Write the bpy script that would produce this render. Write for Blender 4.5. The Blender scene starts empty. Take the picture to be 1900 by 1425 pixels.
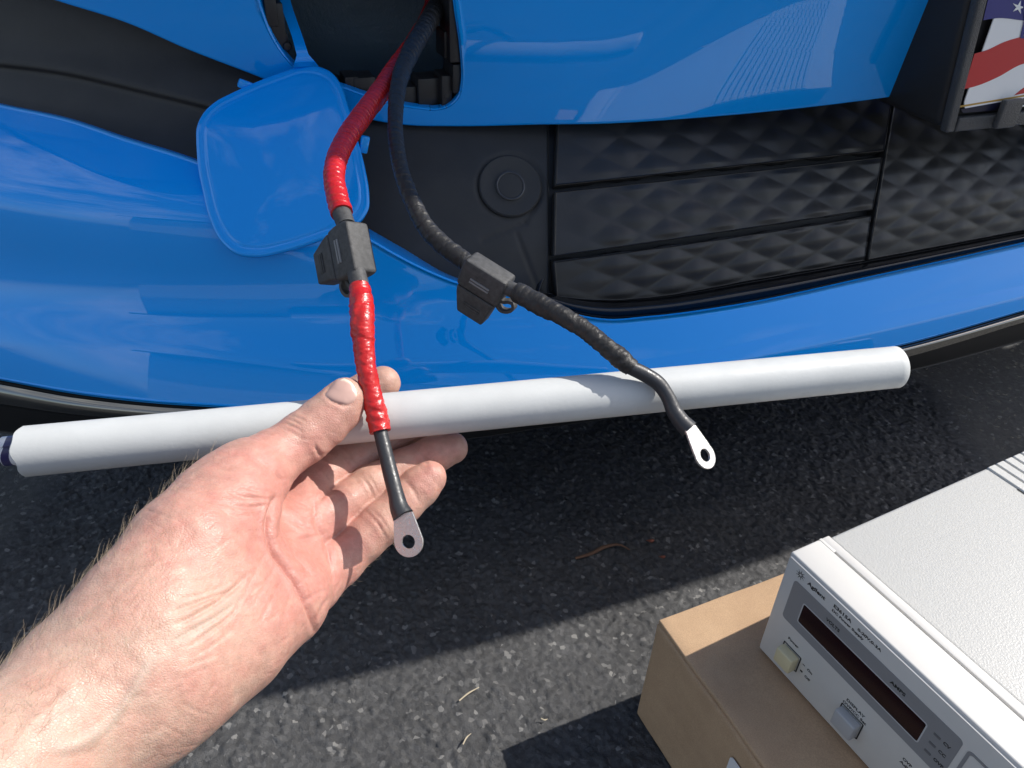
import bpy, bmesh, math, random
import numpy as np
from mathutils import Vector, Matrix, noise as mnoise
from mathutils.bvhtree import BVHTree
rng = np.random.default_rng(7); random.seed(7)
sc = bpy.context.scene
col = sc.collection
R = math.radians

# ------------------------------------------------------------------ camera
F, TH, RO, H = 1444.86, .6089, .0388, .5352          # focal length in px of a 1900 px wide picture, pitch, roll, height
fw = np.array([0, math.cos(TH), -math.sin(TH)]); up0 = np.array([0, math.sin(TH), math.cos(TH)]); r0 = np.array([1., 0, 0])
CR = r0*math.cos(RO) + up0*math.sin(RO); CU = -r0*math.sin(RO) + up0*math.cos(RO); CO = np.array([0, 0, H])
cam = bpy.data.cameras.new('camera'); co = bpy.data.objects.new('camera', cam); col.objects.link(co); sc.camera = co
cam.sensor_width = 36; cam.lens = 36*F/1900; cam.clip_start = .01; cam.clip_end = 400
co.matrix_world = Matrix(((CR[0], CU[0], -fw[0], CO[0]), (CR[1], CU[1], -fw[1], CO[1]), (CR[2], CU[2], -fw[2], CO[2]), (0, 0, 0, 1)))

# ------------------------------------------------------------------ sky, sun, exposure
TOSUN = np.array([.92, .285, 1.0]); TOSUN /= np.linalg.norm(TOSUN)
EL = math.asin(TOSUN[2]); AZ = math.atan2(TOSUN[0], TOSUN[1])
w = bpy.data.worlds.new('World'); sc.world = w; w.use_nodes = True
nt = w.node_tree; nt.nodes.clear()
n_o = nt.nodes.new('ShaderNodeOutputWorld'); n_b = nt.nodes.new('ShaderNodeBackground'); n_s = nt.nodes.new('ShaderNodeTexSky')
n_s.sky_type = 'NISHITA'; n_s.sun_disc = False; n_s.sun_elevation = EL; n_s.sun_rotation = AZ; n_s.ozone_density = .35; n_s.dust_density = 1.6; n_s.air_density = .9
n_b.inputs['Strength'].default_value = .125
n_tc = nt.nodes.new('ShaderNodeTexCoord'); n_n = nt.nodes.new('ShaderNodeTexNoise'); n_r = nt.nodes.new('ShaderNodeValToRGB'); n_m = nt.nodes.new('ShaderNodeMix')
n_mp = nt.nodes.new('ShaderNodeMapping'); n_mp.inputs['Scale'].default_value = (1, 1, 2.2)
n_n.inputs['Scale'].default_value = 2.3; n_n.inputs['Detail'].default_value = 7; n_n.inputs['Roughness'].default_value = .58
n_r.color_ramp.elements[0].position = .51; n_r.color_ramp.elements[1].position = .72
n_m.data_type = 'RGBA'; n_m.inputs[7].default_value = (7.0, 7.0, 6.9, 1)
nt.links.new(n_tc.outputs['Generated'], n_mp.inputs[0]); nt.links.new(n_mp.outputs[0], n_n.inputs['Vector'])
nt.links.new(n_n.outputs['Fac'], n_r.inputs[0]); nt.links.new(n_r.outputs['Color'], n_m.inputs['Factor'])
nt.links.new(n_s.outputs[0], n_m.inputs[6]); nt.links.new(n_m.outputs[2], n_b.inputs['Color']); nt.links.new(n_b.outputs[0], n_o.inputs[0])
sl = bpy.data.lights.new('sun', 'SUN'); sl.energy = 4.0; sl.angle = R(.53); sl.color = (1, .955, .89)
so = bpy.data.objects.new('sun', sl); col.objects.link(so)
so.rotation_euler = Vector(TOSUN).to_track_quat('Z', 'Y').to_euler(); so.location = (3, 1, 4)
sc.view_settings.view_transform = 'Standard'; sc.view_settings.look = 'None'; sc.view_settings.exposure = .42; sc.view_settings.gamma = 1

# ------------------------------------------------------------------ geometry helpers
def rays(uv):
    uv = np.asarray(uv, float)
    return fw*F + (uv[..., 0:1]-950)*CR + (712.5-uv[..., 1:2])*CU
def atd(u, v, d):                                     # point at camera depth d on the line of sight of (u, v)
    return CO + (fw*F + CR*(u-950) + CU*(712.5-v))*(d/F)
def atz(u, v, z=0.):
    d = fw*F + CR*(u-950) + CU*(712.5-v); return CO + d*((z-H)/d[2])
def px(P):
    q = np.asarray(P) - CO; d = q@fw
    return np.stack([950+F*(q@CR)/d, 712.5-F*(q@CU)/d], -1)
YAW = R(22); cY, sY = math.cos(YAW), math.sin(YAW)
def W(xc, yc, z):                                     # car frame -> world
    xc, yc, z = np.broadcast_arrays(xc, yc, z); return np.stack([xc*cY-yc*sY, xc*sY+yc*cY, z], -1)
def Lc(P):
    P = np.asarray(P); return P[..., 0]*cY+P[..., 1]*sY, -P[..., 0]*sY+P[..., 1]*cY, P[..., 2]
def bulge(x):                                         # plan curve of the bumper, rounding back at the corners
    return .557*np.maximum(0, .5-x)**3 + .557*np.maximum(0, x-1.05)**3
def toe(x): return -.13*(.05*(np.logaddexp(0, (x-.12)/.05)-np.logaddexp(0, (x-.75)/.05))-.31)
def lean_in(x, z): k = np.clip((x-.26)/.20, 0, 1); return -.20*(z-.352)*k*k*(3-2*k)    # it leans forward more beside the plate    # the upper bumper runs back a little towards the plate
def smooth_table(pts):
    zs, ys = np.array([p[0] for p in pts]), np.array([p[1] for p in pts])
    g = np.linspace(zs[0], zs[-1], 400); f = np.interp(g, zs, ys)
    for _ in range(60): f[1:-1] = (f[:-2]+2*f[1:-1]+f[2:])/4
    return lambda z: np.interp(z, g, f)
PL = smooth_table([(.06, .38), (.10, .376), (.15, .390), (.19, .404), (.212, .414), (.23, .424), (.25, .437), (.265, .4435), (.28, .4475), (.30, .4505), (.32, .4545), (.333, .463), (.345, .480), (.36, .503), (.38, .54), (.42, .62)])
PU = smooth_table([(.28, .545), (.33, .5185), (.345, .513), (.352, .511), (.36, .5095), (.38, .508), (.40, .507), (.43, .5055), (.60, .497)])
PF = smooth_table([(.16, .450), (.24, .460), (.285, .475), (.325, .504), (.345, .525), (.36, .543), (.42, .63), (.5, .66)])
PT = smooth_table([(.28, .47), (.33, .488), (.345, .505), (.36, .528), (.40, .562), (.44, .572), (.52, .58)])
def hit(uv, prof, off=0.):
    """first meeting of lines of sight with the body surface y = profile(z) + plan curve + off"""
    d = rays(uv); lo = np.full(d.shape[:-1], .2); hi = np.full(d.shape[:-1], 1.6)
    off = np.broadcast_to(off, lo.shape)
    for _ in range(44):
        m = (lo+hi)/2; P = CO + d*(m/d[..., 1])[..., None]; x, y, z = Lc(P)
        g = y - (prof(z)+bulge(x)+off+(toe(x)+lean_in(x, z) if prof is PU else 0)); hi = np.where(g > 0, m, hi); lo = np.where(g > 0, lo, m)
    return CO + d*(((lo+hi)/2)/d[..., 1])[..., None]
def crom(pts, n):
    """Catmull-Rom through pts, n samples, evenly spread in chord length"""
    p = np.asarray(pts, float); t = np.r_[0, np.cumsum(np.linalg.norm(np.diff(p[:, :2] if p.shape[1] < 3 else p[:, :3], axis=0), axis=1))]
    m = np.gradient(p, t, axis=0); s = np.linspace(0, t[-1], n); i = np.clip(np.searchsorted(t, s, 'right')-1, 0, len(t)-2)
    h = (t[i+1]-t[i])[:, None]; k = ((s-t[i])[:, None])/h
    return (2*k**3-3*k**2+1)*p[i]+(k**3-2*k**2+k)*h*m[i]+(-2*k**3+3*k**2)*p[i+1]+(k**3-k**2)*h*m[i+1]
def by_u(pts, us):
    """v of a polyline at given u, smoothly"""
    p = np.asarray(pts, float); e0 = p[0]-(p[1]-p[0])*(320/(p[1, 0]-p[0, 0])); p = np.r_[e0[None], p]; m = np.gradient(p[:, 1], p[:, 0]); i = np.clip(np.searchsorted(p[:, 0], us, 'right')-1, 0, len(p)-2)
    h = p[i+1, 0]-p[i, 0]; k = (us-p[i, 0])/h
    return (2*k**3-3*k**2+1)*p[i, 1]+(k**3-2*k**2+k)*h*m[i]+(-2*k**3+3*k**2)*p[i+1, 1]+(k**3-k**2)*h*m[i+1]

def tag(o, label=None, cat=None, group=None, kind=None):
    for k, v in (('label', label), ('category', cat), ('group', group), ('kind', kind)):
        if v: o[k] = v
    return o
def empty(name, loc, rz=0.):
    o = bpy.data.objects.new(name, None); col.objects.link(o); o.location = loc; o.rotation_euler = (0, 0, rz); o.empty_display_size = .02; return o
def build(name, V, Fs, mat, parent=None, smooth=True, local=False, angle=None):
    me = bpy.data.meshes.new(name); me.from_pydata(np.asarray(V).tolist(), [], [tuple(int(i) for i in f) for f in Fs]); me.update()
    o = bpy.data.objects.new(name, me); col.objects.link(o)
    if mat: me.materials.append(mat)
    if smooth: me.polygons.foreach_set('use_smooth', [True]*len(me.polygons))
    if smooth and angle: me.set_sharp_from_angle(angle=R(angle))
    if parent:
        o.parent = parent
        if not local: o.matrix_parent_inverse = parent_inv(parent)
    return o
def parent_inv(p):
    chain = []; q = p; m = Matrix()
    while q: chain.append(q); q = q.parent
    for q in reversed(chain): m = m @ (q.matrix_parent_inverse if q.parent else Matrix()) @ (Matrix.Translation(q.location) @ q.rotation_euler.to_matrix().to_4x4())
    return m.inverted()
def from_bm(name, bm, mat, parent=None, smooth=True, local=True, angle=35):
    me = bpy.data.meshes.new(name); bmesh.ops.recalc_face_normals(bm, faces=bm.faces); bm.to_mesh(me); bm.free()
    o = bpy.data.objects.new(name, me); col.objects.link(o); me.materials.append(mat)
    if smooth:
        me.polygons.foreach_set('use_smooth', [True]*len(me.polygons)); me.set_sharp_from_angle(angle=R(angle))
    if parent:
        o.parent = parent
        if not local: o.matrix_parent_inverse = parent_inv(parent)
    return o
def grid_faces(n, m, off=0, wrap=False):
    i = np.arange(n-1)[:, None]; j = np.arange(m if wrap else m-1)[None, :]; j2 = (j+1) % m
    return (off+np.stack([i*m+j, i*m+j2, (i+1)*m+j2, (i+1)*m+j], -1)).reshape(-1, 4)
def normals_grid(G, wrap=False):
    du = np.gradient(G, axis=0); dv = (np.roll(G, -1, 1)-np.roll(G, 1, 1)) if wrap else np.gradient(G, axis=1)
    n = np.cross(dv, du); n /= np.linalg.norm(n, axis=-1, keepdims=True)+1e-12; return n
def rim(loop, nrm, r=.0016, back=.012):
    """rounded edge that turns a closed boundary loop of a sheet backwards; returns extra rings"""
    t = np.roll(loop, -1, 0)-np.roll(loop, 1, 0); t /= np.linalg.norm(t, axis=1, keepdims=True)+1e-12
    o = np.cross(t, nrm); o /= np.linalg.norm(o, axis=1, keepdims=True)+1e-12
    c = loop.mean(0)
    if np.sum((loop-c)*o) < 0: o = -o
    rings = [loop+o*r*math.sin(a)-nrm*r*(1-math.cos(a)) for a in (R(30), R(60), R(90))]
    rings.append(rings[-1]-nrm*back); return rings
def sheet(name, G, mat, parent, r=.0016, back=.012, angle=None):
    """a body panel from a grid of points, with rounded folded edges"""
    n, m, _ = G.shape; N = normals_grid(G)
    if np.sum(N*(CO-G)) < 0: N = -N
    V = [G.reshape(-1, 3)]; Fs = [grid_faces(n, m)]
    idx = np.r_[np.arange(m), m*np.arange(1, n)+m-1, (n-1)*m+np.arange(m-2, -1, -1), m*np.arange(n-2, 0, -1)]
    loop = G.reshape(-1, 3)[idx]; nl = N.reshape(-1, 3)[idx]
    if r:
        prev = idx; off = n*m; k = len(idx)
        for ring in rim(loop, nl, r, back):
            V.append(ring); cur = off+np.arange(k)
            Fs.append(np.stack([prev, np.roll(prev, -1), np.roll(cur, -1), cur], -1)); prev = cur; off += k
    return build(name, np.concatenate(V), np.concatenate(Fs), mat, parent, angle=angle)

# ------------------------------------------------------------------ material helpers
def M(name, color, rough=.5, metal=0., coat=0., coat_rough=.03, spec=.5, sss=0., **kw):
    m = bpy.data.materials.new(name); m.use_nodes = True; b = m.node_tree.nodes['Principled BSDF']
    b.inputs['Base Color'].default_value = (*color, 1); b.inputs['Roughness'].default_value = rough; b.inputs['Metallic'].default_value = metal
    b.inputs['Coat Weight'].default_value = coat; b.inputs['Coat Roughness'].default_value = coat_rough; b.inputs['Specular IOR Level'].default_value = spec
    if sss: b.inputs['Subsurface Weight'].default_value = sss
    return m
def N(m, t): return m.node_tree.nodes.new(t)
def L(m, a, b): m.node_tree.links.new(a, b)
def bsdf(m): return m.node_tree.nodes['Principled BSDF']
def coords(m, scale=(1, 1, 1), kind='Object'):
    tc = N(m, 'ShaderNodeTexCoord'); mp = N(m, 'ShaderNodeMapping'); mp.inputs['Scale'].default_value = scale
    L(m, tc.outputs[kind], mp.inputs[0]); return mp.outputs[0]
def noise_node(m, scale, detail=4, rough=.5, vec=None, tex='ShaderNodeTexNoise'):
    n = N(m, tex); n.inputs['Scale'].default_value = scale
    if tex == 'ShaderNodeTexNoise': n.inputs['Detail'].default_value = detail; n.inputs['Roughness'].default_value = rough
    L(m, vec if vec else coords(m), n.inputs['Vector']); return n
def bump(m, src, strength, dist, prev=None):
    b = N(m, 'ShaderNodeBump'); b.inputs['Strength'].default_value = strength; b.inputs['Distance'].default_value = dist
    L(m, src, b.inputs['Height'])
    if prev: L(m, prev, b.inputs['Normal'])
    L(m, b.outputs[0], bsdf(m).inputs['Normal']); return b.outputs[0]
def ramp(m, src, stops):
    r = N(m, 'ShaderNodeValToRGB'); e = r.color_ramp.elements
    while len(e) < len(stops): e.new(.5)
    for el, (p, c) in zip(e, stops): el.position = p; el.color = (*c, 1) if len(c) == 3 else c
    L(m, src, r.inputs[0]); return r.outputs[0]
def vary(m, color, amt, scale, detail=5):
    n = noise_node(m, scale, detail, .6); a = tuple(c*(1-amt) for c in color); b = tuple(min(1, c*(1+amt)) for c in color)
    L(m, ramp(m, n.outputs['Fac'], [(.3, a), (.7, b)]), bsdf(m).inputs['Base Color']); return n
def rough_vary(m, lo, hi, scale):
    n = noise_node(m, scale, 5, .6); L(m, ramp(m, n.outputs['Fac'], [(.35, (lo,)*3), (.65, (hi,)*3)]), bsdf(m).inputs['Roughness'])

paint = M('blue_car_paint', (0.0, .36, 1.0), .45, .12, 1.0, .012, spec=.05)
nz = noise_node(paint, 900, 2, .5); pb = bump(paint, nz.outputs['Fac'], .012, .0004)
rough_vary(paint, .34, .44, 40)
bsdf(paint).inputs['Coat IOR'].default_value = 1.6
black_pl = M('black_textured_plastic', (.021, .021, .021), .52)
nz = noise_node(black_pl, 2600, 3, .6); bump(black_pl, nz.outputs['Fac'], .35, .0006)
nz2 = noise_node(black_pl, 38, 6, .65)
L(black_pl, ramp(black_pl, nz2.outputs['Fac'], [(.35, (.029, .028, .026)), (.6, (.036, .0345, .032)), (.75, (.043, .041, .037))]), bsdf(black_pl).inputs['Base Color'])
grille_pl = M('black_grille_plastic', (.026, .0255, .025), .42)
nz = noise_node(grille_pl, 1500, 2, .5); bump(grille_pl, nz.outputs['Fac'], .10, .0004); rough_vary(grille_pl, .36, .52, 60)
gloss_pl = M('glossy_black_plastic', (.012, .012, .013), .22)
deep_pl = M('recess_black_plastic', (.010, .010, .010), .55)
beam_m = M('dark_bumper_beam', (.12, .19, .24), .27)
nz = noise_node(beam_m, 120, 6, .7); bump(beam_m, nz.outputs['Fac'], .5, .004)
chrome = M('dark_chrome', (.24, .235, .22), .13, 1.0); rough_vary(chrome, .10, .2, 30)
# asphalt
asph = M('asphalt', (.05, .05, .05), .6, spec=.25)
vc = coords(asph)
vo = N(asph, 'ShaderNodeTexVoronoi'); vo.inputs['Scale'].default_value = 300; L(asph, vc, vo.inputs['Vector'])
sep = N(asph, 'ShaderNodeSeparateColor'); L(asph, vo.outputs['Color'], sep.inputs[0])
c1 = ramp(asph, sep.outputs[0], [(0, (.058, .0585, .060)), (.6, (.080, .0805, .082)), (.95, (.104, .104, .105)), (1, (.24, .235, .225))])
nz = noise_node(asph, 7, 6, .6, vc); c2 = ramp(asph, nz.outputs['Fac'], [(.3, (.72,)*3), (.7, (1.12,)*3)])
mx = N(asph, 'ShaderNodeMix'); mx.data_type = 'RGBA'; mx.blend_type = 'MULTIPLY'; mx.inputs['Factor'].default_value = 1
L(asph, c1, mx.inputs[6]); L(asph, c2, mx.inputs[7]); L(asph, mx.outputs[2], bsdf(asph).inputs['Base Color'])
L(asph, ramp(asph, sep.outputs[1], [(0, (.62,)*3), (.8, (.5,)*3), (.97, (.22,)*3)]), bsdf(asph).inputs['Roughness'])
nzf = noise_node(asph, 900, 5, .65, vc); bump(asph, nzf.outputs['Fac'], .7, .0015)
white_pvc = M('white_plastic_pipe', (.62, .635, .65), .33, spec=.45); vary(white_pvc, (.56, .575, .565), .05, 40)
nz = noise_node(white_pvc, 420, 6, .7); bump(white_pvc, nz.outputs['Fac'], .10, .001)
vs0 = noise_node(white_pvc, 60, 8, .75, coords(white_pvc, (1, 3, 3))); src_ = bsdf(white_pvc).inputs['Base Color'].links[0].from_socket
mx = N(white_pvc, 'ShaderNodeMix'); mx.data_type = 'RGBA'; mx.inputs[7].default_value = (.33, .33, .32, 1); L(white_pvc, ramp(white_pvc, vs0.outputs['Fac'], [(.64, (0,)*3), (.74, (.5,)*3)]), mx.inputs['Factor']); L(white_pvc, src_, mx.inputs[6]); L(white_pvc, mx.outputs[2], bsdf(white_pvc).inputs['Base Color']); rough_vary(white_pvc, .42, .6, 120)
card = M('brown_cardboard', (.42, .27, .155), .85, spec=.2)
nv = noise_node(card, 30, 8, .7); nf = noise_node(card, 1400, 3, .7)
ca = ramp(card, nv.outputs['Fac'], [(.3, (.44, .29, .175)), (.7, (.53, .36, .22))]); cb = ramp(card, nf.outputs['Fac'], [(.35, (.86,)*3), (.65, (1.1,)*3)])
mx = N(card, 'ShaderNodeMix'); mx.data_type = 'RGBA'; mx.blend_type = 'MULTIPLY'; mx.inputs['Factor'].default_value = 1
L(card, ca, mx.inputs[6]); L(card, cb, mx.inputs[7]); L(card, mx.outputs[2], bsdf(card).inputs['Base Color']); bump(card, nf.outputs['Fac'], .25, .0006)
card_edge = M('cardboard_edge', (.50, .35, .21), .9, spec=.2)
psu_white = M('ivory_bezel_plastic', (.62, .605, .57), .5); vary(psu_white, (.62, .605, .57), .02, 60)
nz = noise_node(psu_white, 2500, 2, .5); bump(psu_white, nz.outputs['Fac'], .12, .0004)
psu_case = M('textured_case_paint', (.53, .525, .495), .42)
nz = noise_node(psu_case, 900, 3, .55); bump(psu_case, nz.outputs['Fac'], .28, .0012); rough_vary(psu_case, .30, .5, 300)
psu_grey = M('grey_panel_print', (.25, .25, .255), .55)
psu_ink = M('dark_panel_ink', (.012, .012, .013), .6)
psu_led = M('indicator_lens', (.13, .13, .135), .4)
psu_win = M('dark_red_display_window', (.018, .004, .005), .12)
btn_y = M('cream_button', (.66, .58, .36), .45); btn_g = M('grey_button', (.42, .42, .42), .45)
red_t = M('red_vinyl_tape', (.50, .016, .015), .27, spec=.55); vary(red_t, (.50, .016, .015), .15, 160)
nz = noise_node(red_t, 650, 4, .6); bump(red_t, nz.outputs['Fac'], .25, .0012)
blk_t = M('black_vinyl_tape', (.028, .027, .026), .42, spec=.35); nz = noise_node(blk_t, 650, 4, .6); bump(blk_t, nz.outputs['Fac'], .3, .0012); rough_vary(blk_t, .36, .55, 300)
rubber = M('grey_black_rubber', (.055, .055, .056), .62); vary(rubber, (.058, .058, .058), .35, 420, 6); nz = noise_node(rubber, 1800, 3, .6); bump(rubber, nz.outputs['Fac'], .3, .0005)
heat = M('grey_black_heat_shrink', (.032, .034, .038), .42); rough_vary(heat, .3, .55, 500); nz = noise_node(heat, 500, 4, .6); bump(heat, nz.outputs['Fac'], .15, .001)
lug_m = M('tinned_copper', (.58, .57, .545), .36, .75); rough_vary(lug_m, .24, .45, 900); nz = noise_node(lug_m, 900, 4, .6); bump(lug_m, nz.outputs['Fac'], .25, .0006)
powder = M('black_powder_coat', (.075, .075, .075), .32); nz = noise_node(powder, 1300, 2, .5); bump(powder, nz.outputs['Fac'], 1.0, .0016)
pl_white = M('plate_white', (.90, .90, .89), .3, coat=.5); pl_red = M('plate_red', (.55, .02, .022), .3, coat=.5); pl_blue = M('plate_blue', (.02, .022, .20), .3, coat=.5)
pl_gold = M('plate_gold', (.5, .30, .06), .3); pl_navy = M('plate_navy', (.008, .009, .03), .3)
straw_m = M('dry_straw', (.48, .41, .29), .7); twig_m = M('brown_twig', (.16, .085, .05), .8); leaf_m = M('red_brown_leaf', (.20, .055, .03), .7)

# ------------------------------------------------------------------ ground: asphalt with raised aggregate near the camera
def spread(a, b, step, lo, hi):
    core = np.arange(a, b, step); l = [a]; d = step
    while l[-1] > lo: d *= 1.45; l.append(l[-1]-d)
    r = [core[-1]]; d = step
    while r[-1] < hi: d *= 1.45; r.append(r[-1]+d)
    return np.r_[l[:0:-1], core, r[1:]]
gx = spread(-.44, .50, .0017, -60, 60); gy = spread(.20, .80, .0017, -60, 60)
XX, YY = np.meshgrid(gx, gy, indexing='ij')
def worley(x, y, cell, seed):
    ix = np.floor(x/cell).astype(int); iy = np.floor(y/cell).astype(int); best = np.full(x.shape, 9.); sec = best.copy(); hh = np.zeros(x.shape)
    def hsh(a, b, k): return np.mod(np.sin(a*127.1+b*311.7+k*74.7+seed)*43758.5453, 1)
    for dx in (-1, 0, 1):
        for dy in (-1, 0, 1):
            a, b = ix+dx, iy+dy; qx = (a+hsh(a, b, 1))*cell; qy = (b+hsh(a, b, 2))*cell
            d = np.hypot(x-qx, y-qy)/cell; nb = d < best
            sec = np.where(nb, best, np.minimum(sec, d)); hh = np.where(nb, hsh(a, b, 3), hh); best = np.where(nb, d, best)
    return best, sec, hh
wx_ = XX+.002*np.sin(YY*310)+.0012*np.sin(YY*900+XX*400); wy_ = YY+.002*np.sin(XX*290+2)+.0012*np.sin(XX*870)
b1, s1, h1 = worley(wx_, wy_, .0085, 1.); b2, s2, h2 = worley(wx_, wy_, .0046, 5.)
edge1 = np.clip((s1-b1)*3.2, 0, 1); edge2 = np.clip((s2-b2)*3, 0, 1)
ZZ = (np.sqrt(edge1)*(.25+.75*h1)*.0025 + np.sqrt(edge2)*h2*.0012) - .0030
fade = np.clip((XX+.46)/.02, 0, 1)*np.clip((.52-XX)/.02, 0, 1)*np.clip((YY-.18)/.02, 0, 1)*np.clip((.82-YY)/.02, 0, 1)
ZZ = ZZ*fade
g = build('ground', np.stack([XX, YY, ZZ], -1).reshape(-1, 3), grid_faces(len(gx), len(gy))[:, ::-1], asph)
tag(g, kind='structure'); g['label'] = 'dark asphalt driveway with coarse stone aggregate'; g['category'] = 'asphalt'

# ------------------------------------------------------------------ the car
car = empty('car', W(.75, 1.2, 0.)); tag(car, 'bright blue car front bumper with black grille and dark trim', 'car')
CARP = car
# lower bumper
us = np.linspace(-330, 1990, 360)
low_rows = [
 ([(-120, 165), (0, 193), (129, 221), (228, 254), (365, 298), (470, 345), (570, 392), (676, 442), (741, 479), (789, 503), (848, 527), (930, 544), (1003, 557), (1060, 583), (1124, 595), (1205, 590), (1379, 566), (1610, 517), (1900, 453), (2000, 430)], .007),
 ([(-120, 228), (0, 262), (95, 288), (190, 325), (390, 397), (480, 440), (600, 500), (700, 545), (800, 583), (900, 618), (960, 645), (1100, 668), (1300, 653), (1500, 608), (1900, 528), (2000, 504)], .0),
 ([(-120, 630), (0, 635), (200, 640), (350, 650), (600, 690), (800, 715), (1000, 716), (1200, 696), (1450, 652), (1660, 607), (1900, 548), (2000, 520)], -.002),
 ([(-120, 680), (0, 703), (130, 727), (280, 745), (400, 753), (600, 768), (800, 772), (1000, 755), (1200, 722), (1400, 690), (1660, 642), (1900, 575), (2000, 545)], .0)]
rowv = np.array([by_u(r[0], us) for r in low_rows]); offs = np.array([r[1] for r in low_rows])
tt = []; cnt = (10, 46, 18)
for k, c in enumerate(cnt): tt += list(k+np.linspace(0, 1, c, endpoint=False))
tt = np.array(tt+[3.]); ki = np.minimum(tt.astype(int), 2); fr = (tt-ki)[:, None]
VV = rowv[ki]*(1-fr)+rowv[ki+1]*fr; OO = np.repeat((offs[ki][:, None]*(1-fr)+offs[ki+1][:, None]*fr), len(us), 1)
leftw = np.clip((620-us)/400, 0, 1)[None, :]
OO = OO*np.where(ki[:, None] == 0, .35+.65*leftw, 1)
UVg = np.stack([np.repeat(us[None, :], len(tt), 0), VV], -1)
G = hit(UVg, PL, OO)
for _ in range(3): G[1:-1] = (G[:-2]+2*G[1:-1]+G[2:])/4
sheet('lower_bumper', G, paint, car, r=.0018, back=.03)
# dark chrome strip and skirt under it
bot = low_rows[3][0]
def band(a, b, n=10, prof=PL, off=0., curve=0., us=us):
    va = by_u(bot, us)+np.interp(us, *zip(*a)); vb = by_u(bot, us)+np.interp(us, *zip(*b)); t = np.linspace(0, 1, n)[:, None]
    return hit(np.stack([np.repeat(us[None], n, 0), va[None]*(1-t)+vb[None]*t], -1), prof, off+curve*np.sin(np.pi*t))
sheet('gap_seal', band([(-120, 2), (2000, 2)], [(-120, 16), (400, 14), (1600, 8), (2000, 8)], 4, off=.004), deep_pl, car, r=.0008)
sheet('chrome_strip', band([(-120, 11), (400, 9), (1600, 5), (2000, 5)], [(-120, 47), (0, 46), (300, 34), (700, 26), (1600, 20), (2000, 24)], 10, off=.001, curve=-.003), chrome, car, r=.001)
sheet('lower_skirt', band([(-120, 46), (0, 45), (300, 33), (700, 25), (1600, 19), (2000, 23)], [(-120, 110), (0, 100), (400, 70), (1000, 40), (2000, 60)], 8, off=np.linspace(.006, .09, 8)[:, None]), deep_pl, car, r=.001)
# side trim (left) in two planes with a groove
us2 = np.linspace(-330, 600, 150)
trim_rows = [([(-120, -75), (110, -6), (236, 33), (346, 80), (490, 136), (610, 180)], .006), ([(-120, 105), (0, 117), (110, 131), (258, 164), (380, 194), (490, 226), (610, 262)], .0015),
             ([(-120, 114), (0, 126), (110, 140), (258, 174), (380, 204), (490, 236), (610, 272)], .0085), ([(-120, 175), (0, 203), (129, 231), (228, 264), (365, 308), (470, 355), (610, 420)], .0075)]
rv = np.array([by_u(r[0], us2) for r in trim_rows]); of = np.array([r[1] for r in trim_rows])
tt = np.r_[np.linspace(0, 1, 12), 1.25, 1.5, 1.75, np.linspace(2, 3, 12)]; ki = np.minimum(tt.astype(int), 2); fr = (tt-ki)[:, None]
VV = rv[ki]*(1-fr)+rv[ki+1]*fr; OO = np.repeat(of[ki][:, None]*(1-fr)+of[ki+1][:, None]*fr, len(us2), 1)
G = hit(np.stack([np.repeat(us2[None], len(tt), 0), VV], -1), PT, OO)
G[1:-1] = (G[:-2]+2*G[1:-1]+G[2:])/4
sheet('side_trim', G, black_pl, car, r=.001)
# centre fascia
us3 = np.linspace(540, 1017, 110)
fa = by_u([(540, 170), (640, 196), (678, 211), (747, 223), (842, 226), (1020, 222)], us3)
fb = by_u([(540, 388), (676, 452), (741, 490), (789, 514), (848, 537), (930, 556), (1020, 566)], us3)
t = np.linspace(0, 1, 60)[:, None]
UV3 = np.stack([np.repeat(us3[None], 60, 0), fa[None]*(1-t)+fb[None]*t], -1)
sens = np.array([947., 345.])
rr = np.hypot((UV3[..., 0]-sens[0])/60, (UV3[..., 1]-sens[1])/56)
off3 = .008 + .0022*np.clip((1.12-rr)/.14, 0, 1)
def seg_d(UV, a, b):
    a = np.array(a, float); b = np.array(b, float); ab = b-a; q = np.clip(((UV-a)@ab)/(ab@ab), 0, 1)[..., None]; return np.linalg.norm(UV-a-q*ab, axis=-1)
for a, b in (((893, 446), (975, 412)), ((975, 412), (1004, 365)), ((958, 432), (1006, 556))): off3 = off3+.0016*np.exp(-(seg_d(UV3, a, b)/3.0)**2)
PFb = lambda z: PF(z)
G3 = hit(UV3, PFb, off3)
sheet('center_fascia', G3, black_pl, car, r=.001)
# parking sensor: a dished disc with a ringed eye, at the fascia's own slope
Sc = hit(np.array([[947., 345.], [957., 345.], [947., 355.]]), PF, .008)
ex = Sc[1]-Sc[0]; ey = Sc[0]-Sc[2]; nn = np.cross(ex, ey); nn /= np.linalg.norm(nn); nn = nn if nn@(CO-Sc[0]) > 0 else -nn
ex /= np.linalg.norm(ex); ey = np.cross(nn, ex)
def lathe_at(name, prof, mat, parent, c, ax, ay, an, seg=64, kx=1., ky=1.):
    a = np.linspace(0, 2*np.pi, seg, endpoint=False); V = []; Fs = []
    for r_, h_ in prof: V.append(c+np.outer(np.cos(a), ax)*r_*kx+np.outer(np.sin(a), ay)*r_*ky+an*h_)
    G = np.stack(V); Fs = list(grid_faces(len(prof), seg, 0, True)); return build(name, G.reshape(-1, 3), list(Fs)+[tuple(range((len(prof)-1)*seg, len(prof)*seg))], mat, parent, angle=40)
mm = .001
lathe_at('sensor_bezel', [(24*mm, -3*mm), (24*mm, 0), (23*mm, 1*mm), (21.5*mm, 1*mm), (14*mm, -1.2*mm), (11*mm, -.6*mm), (10.6*mm, .2*mm)], black_pl, car, Sc[0], ex, ey, nn, 64, 1, .98)
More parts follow.
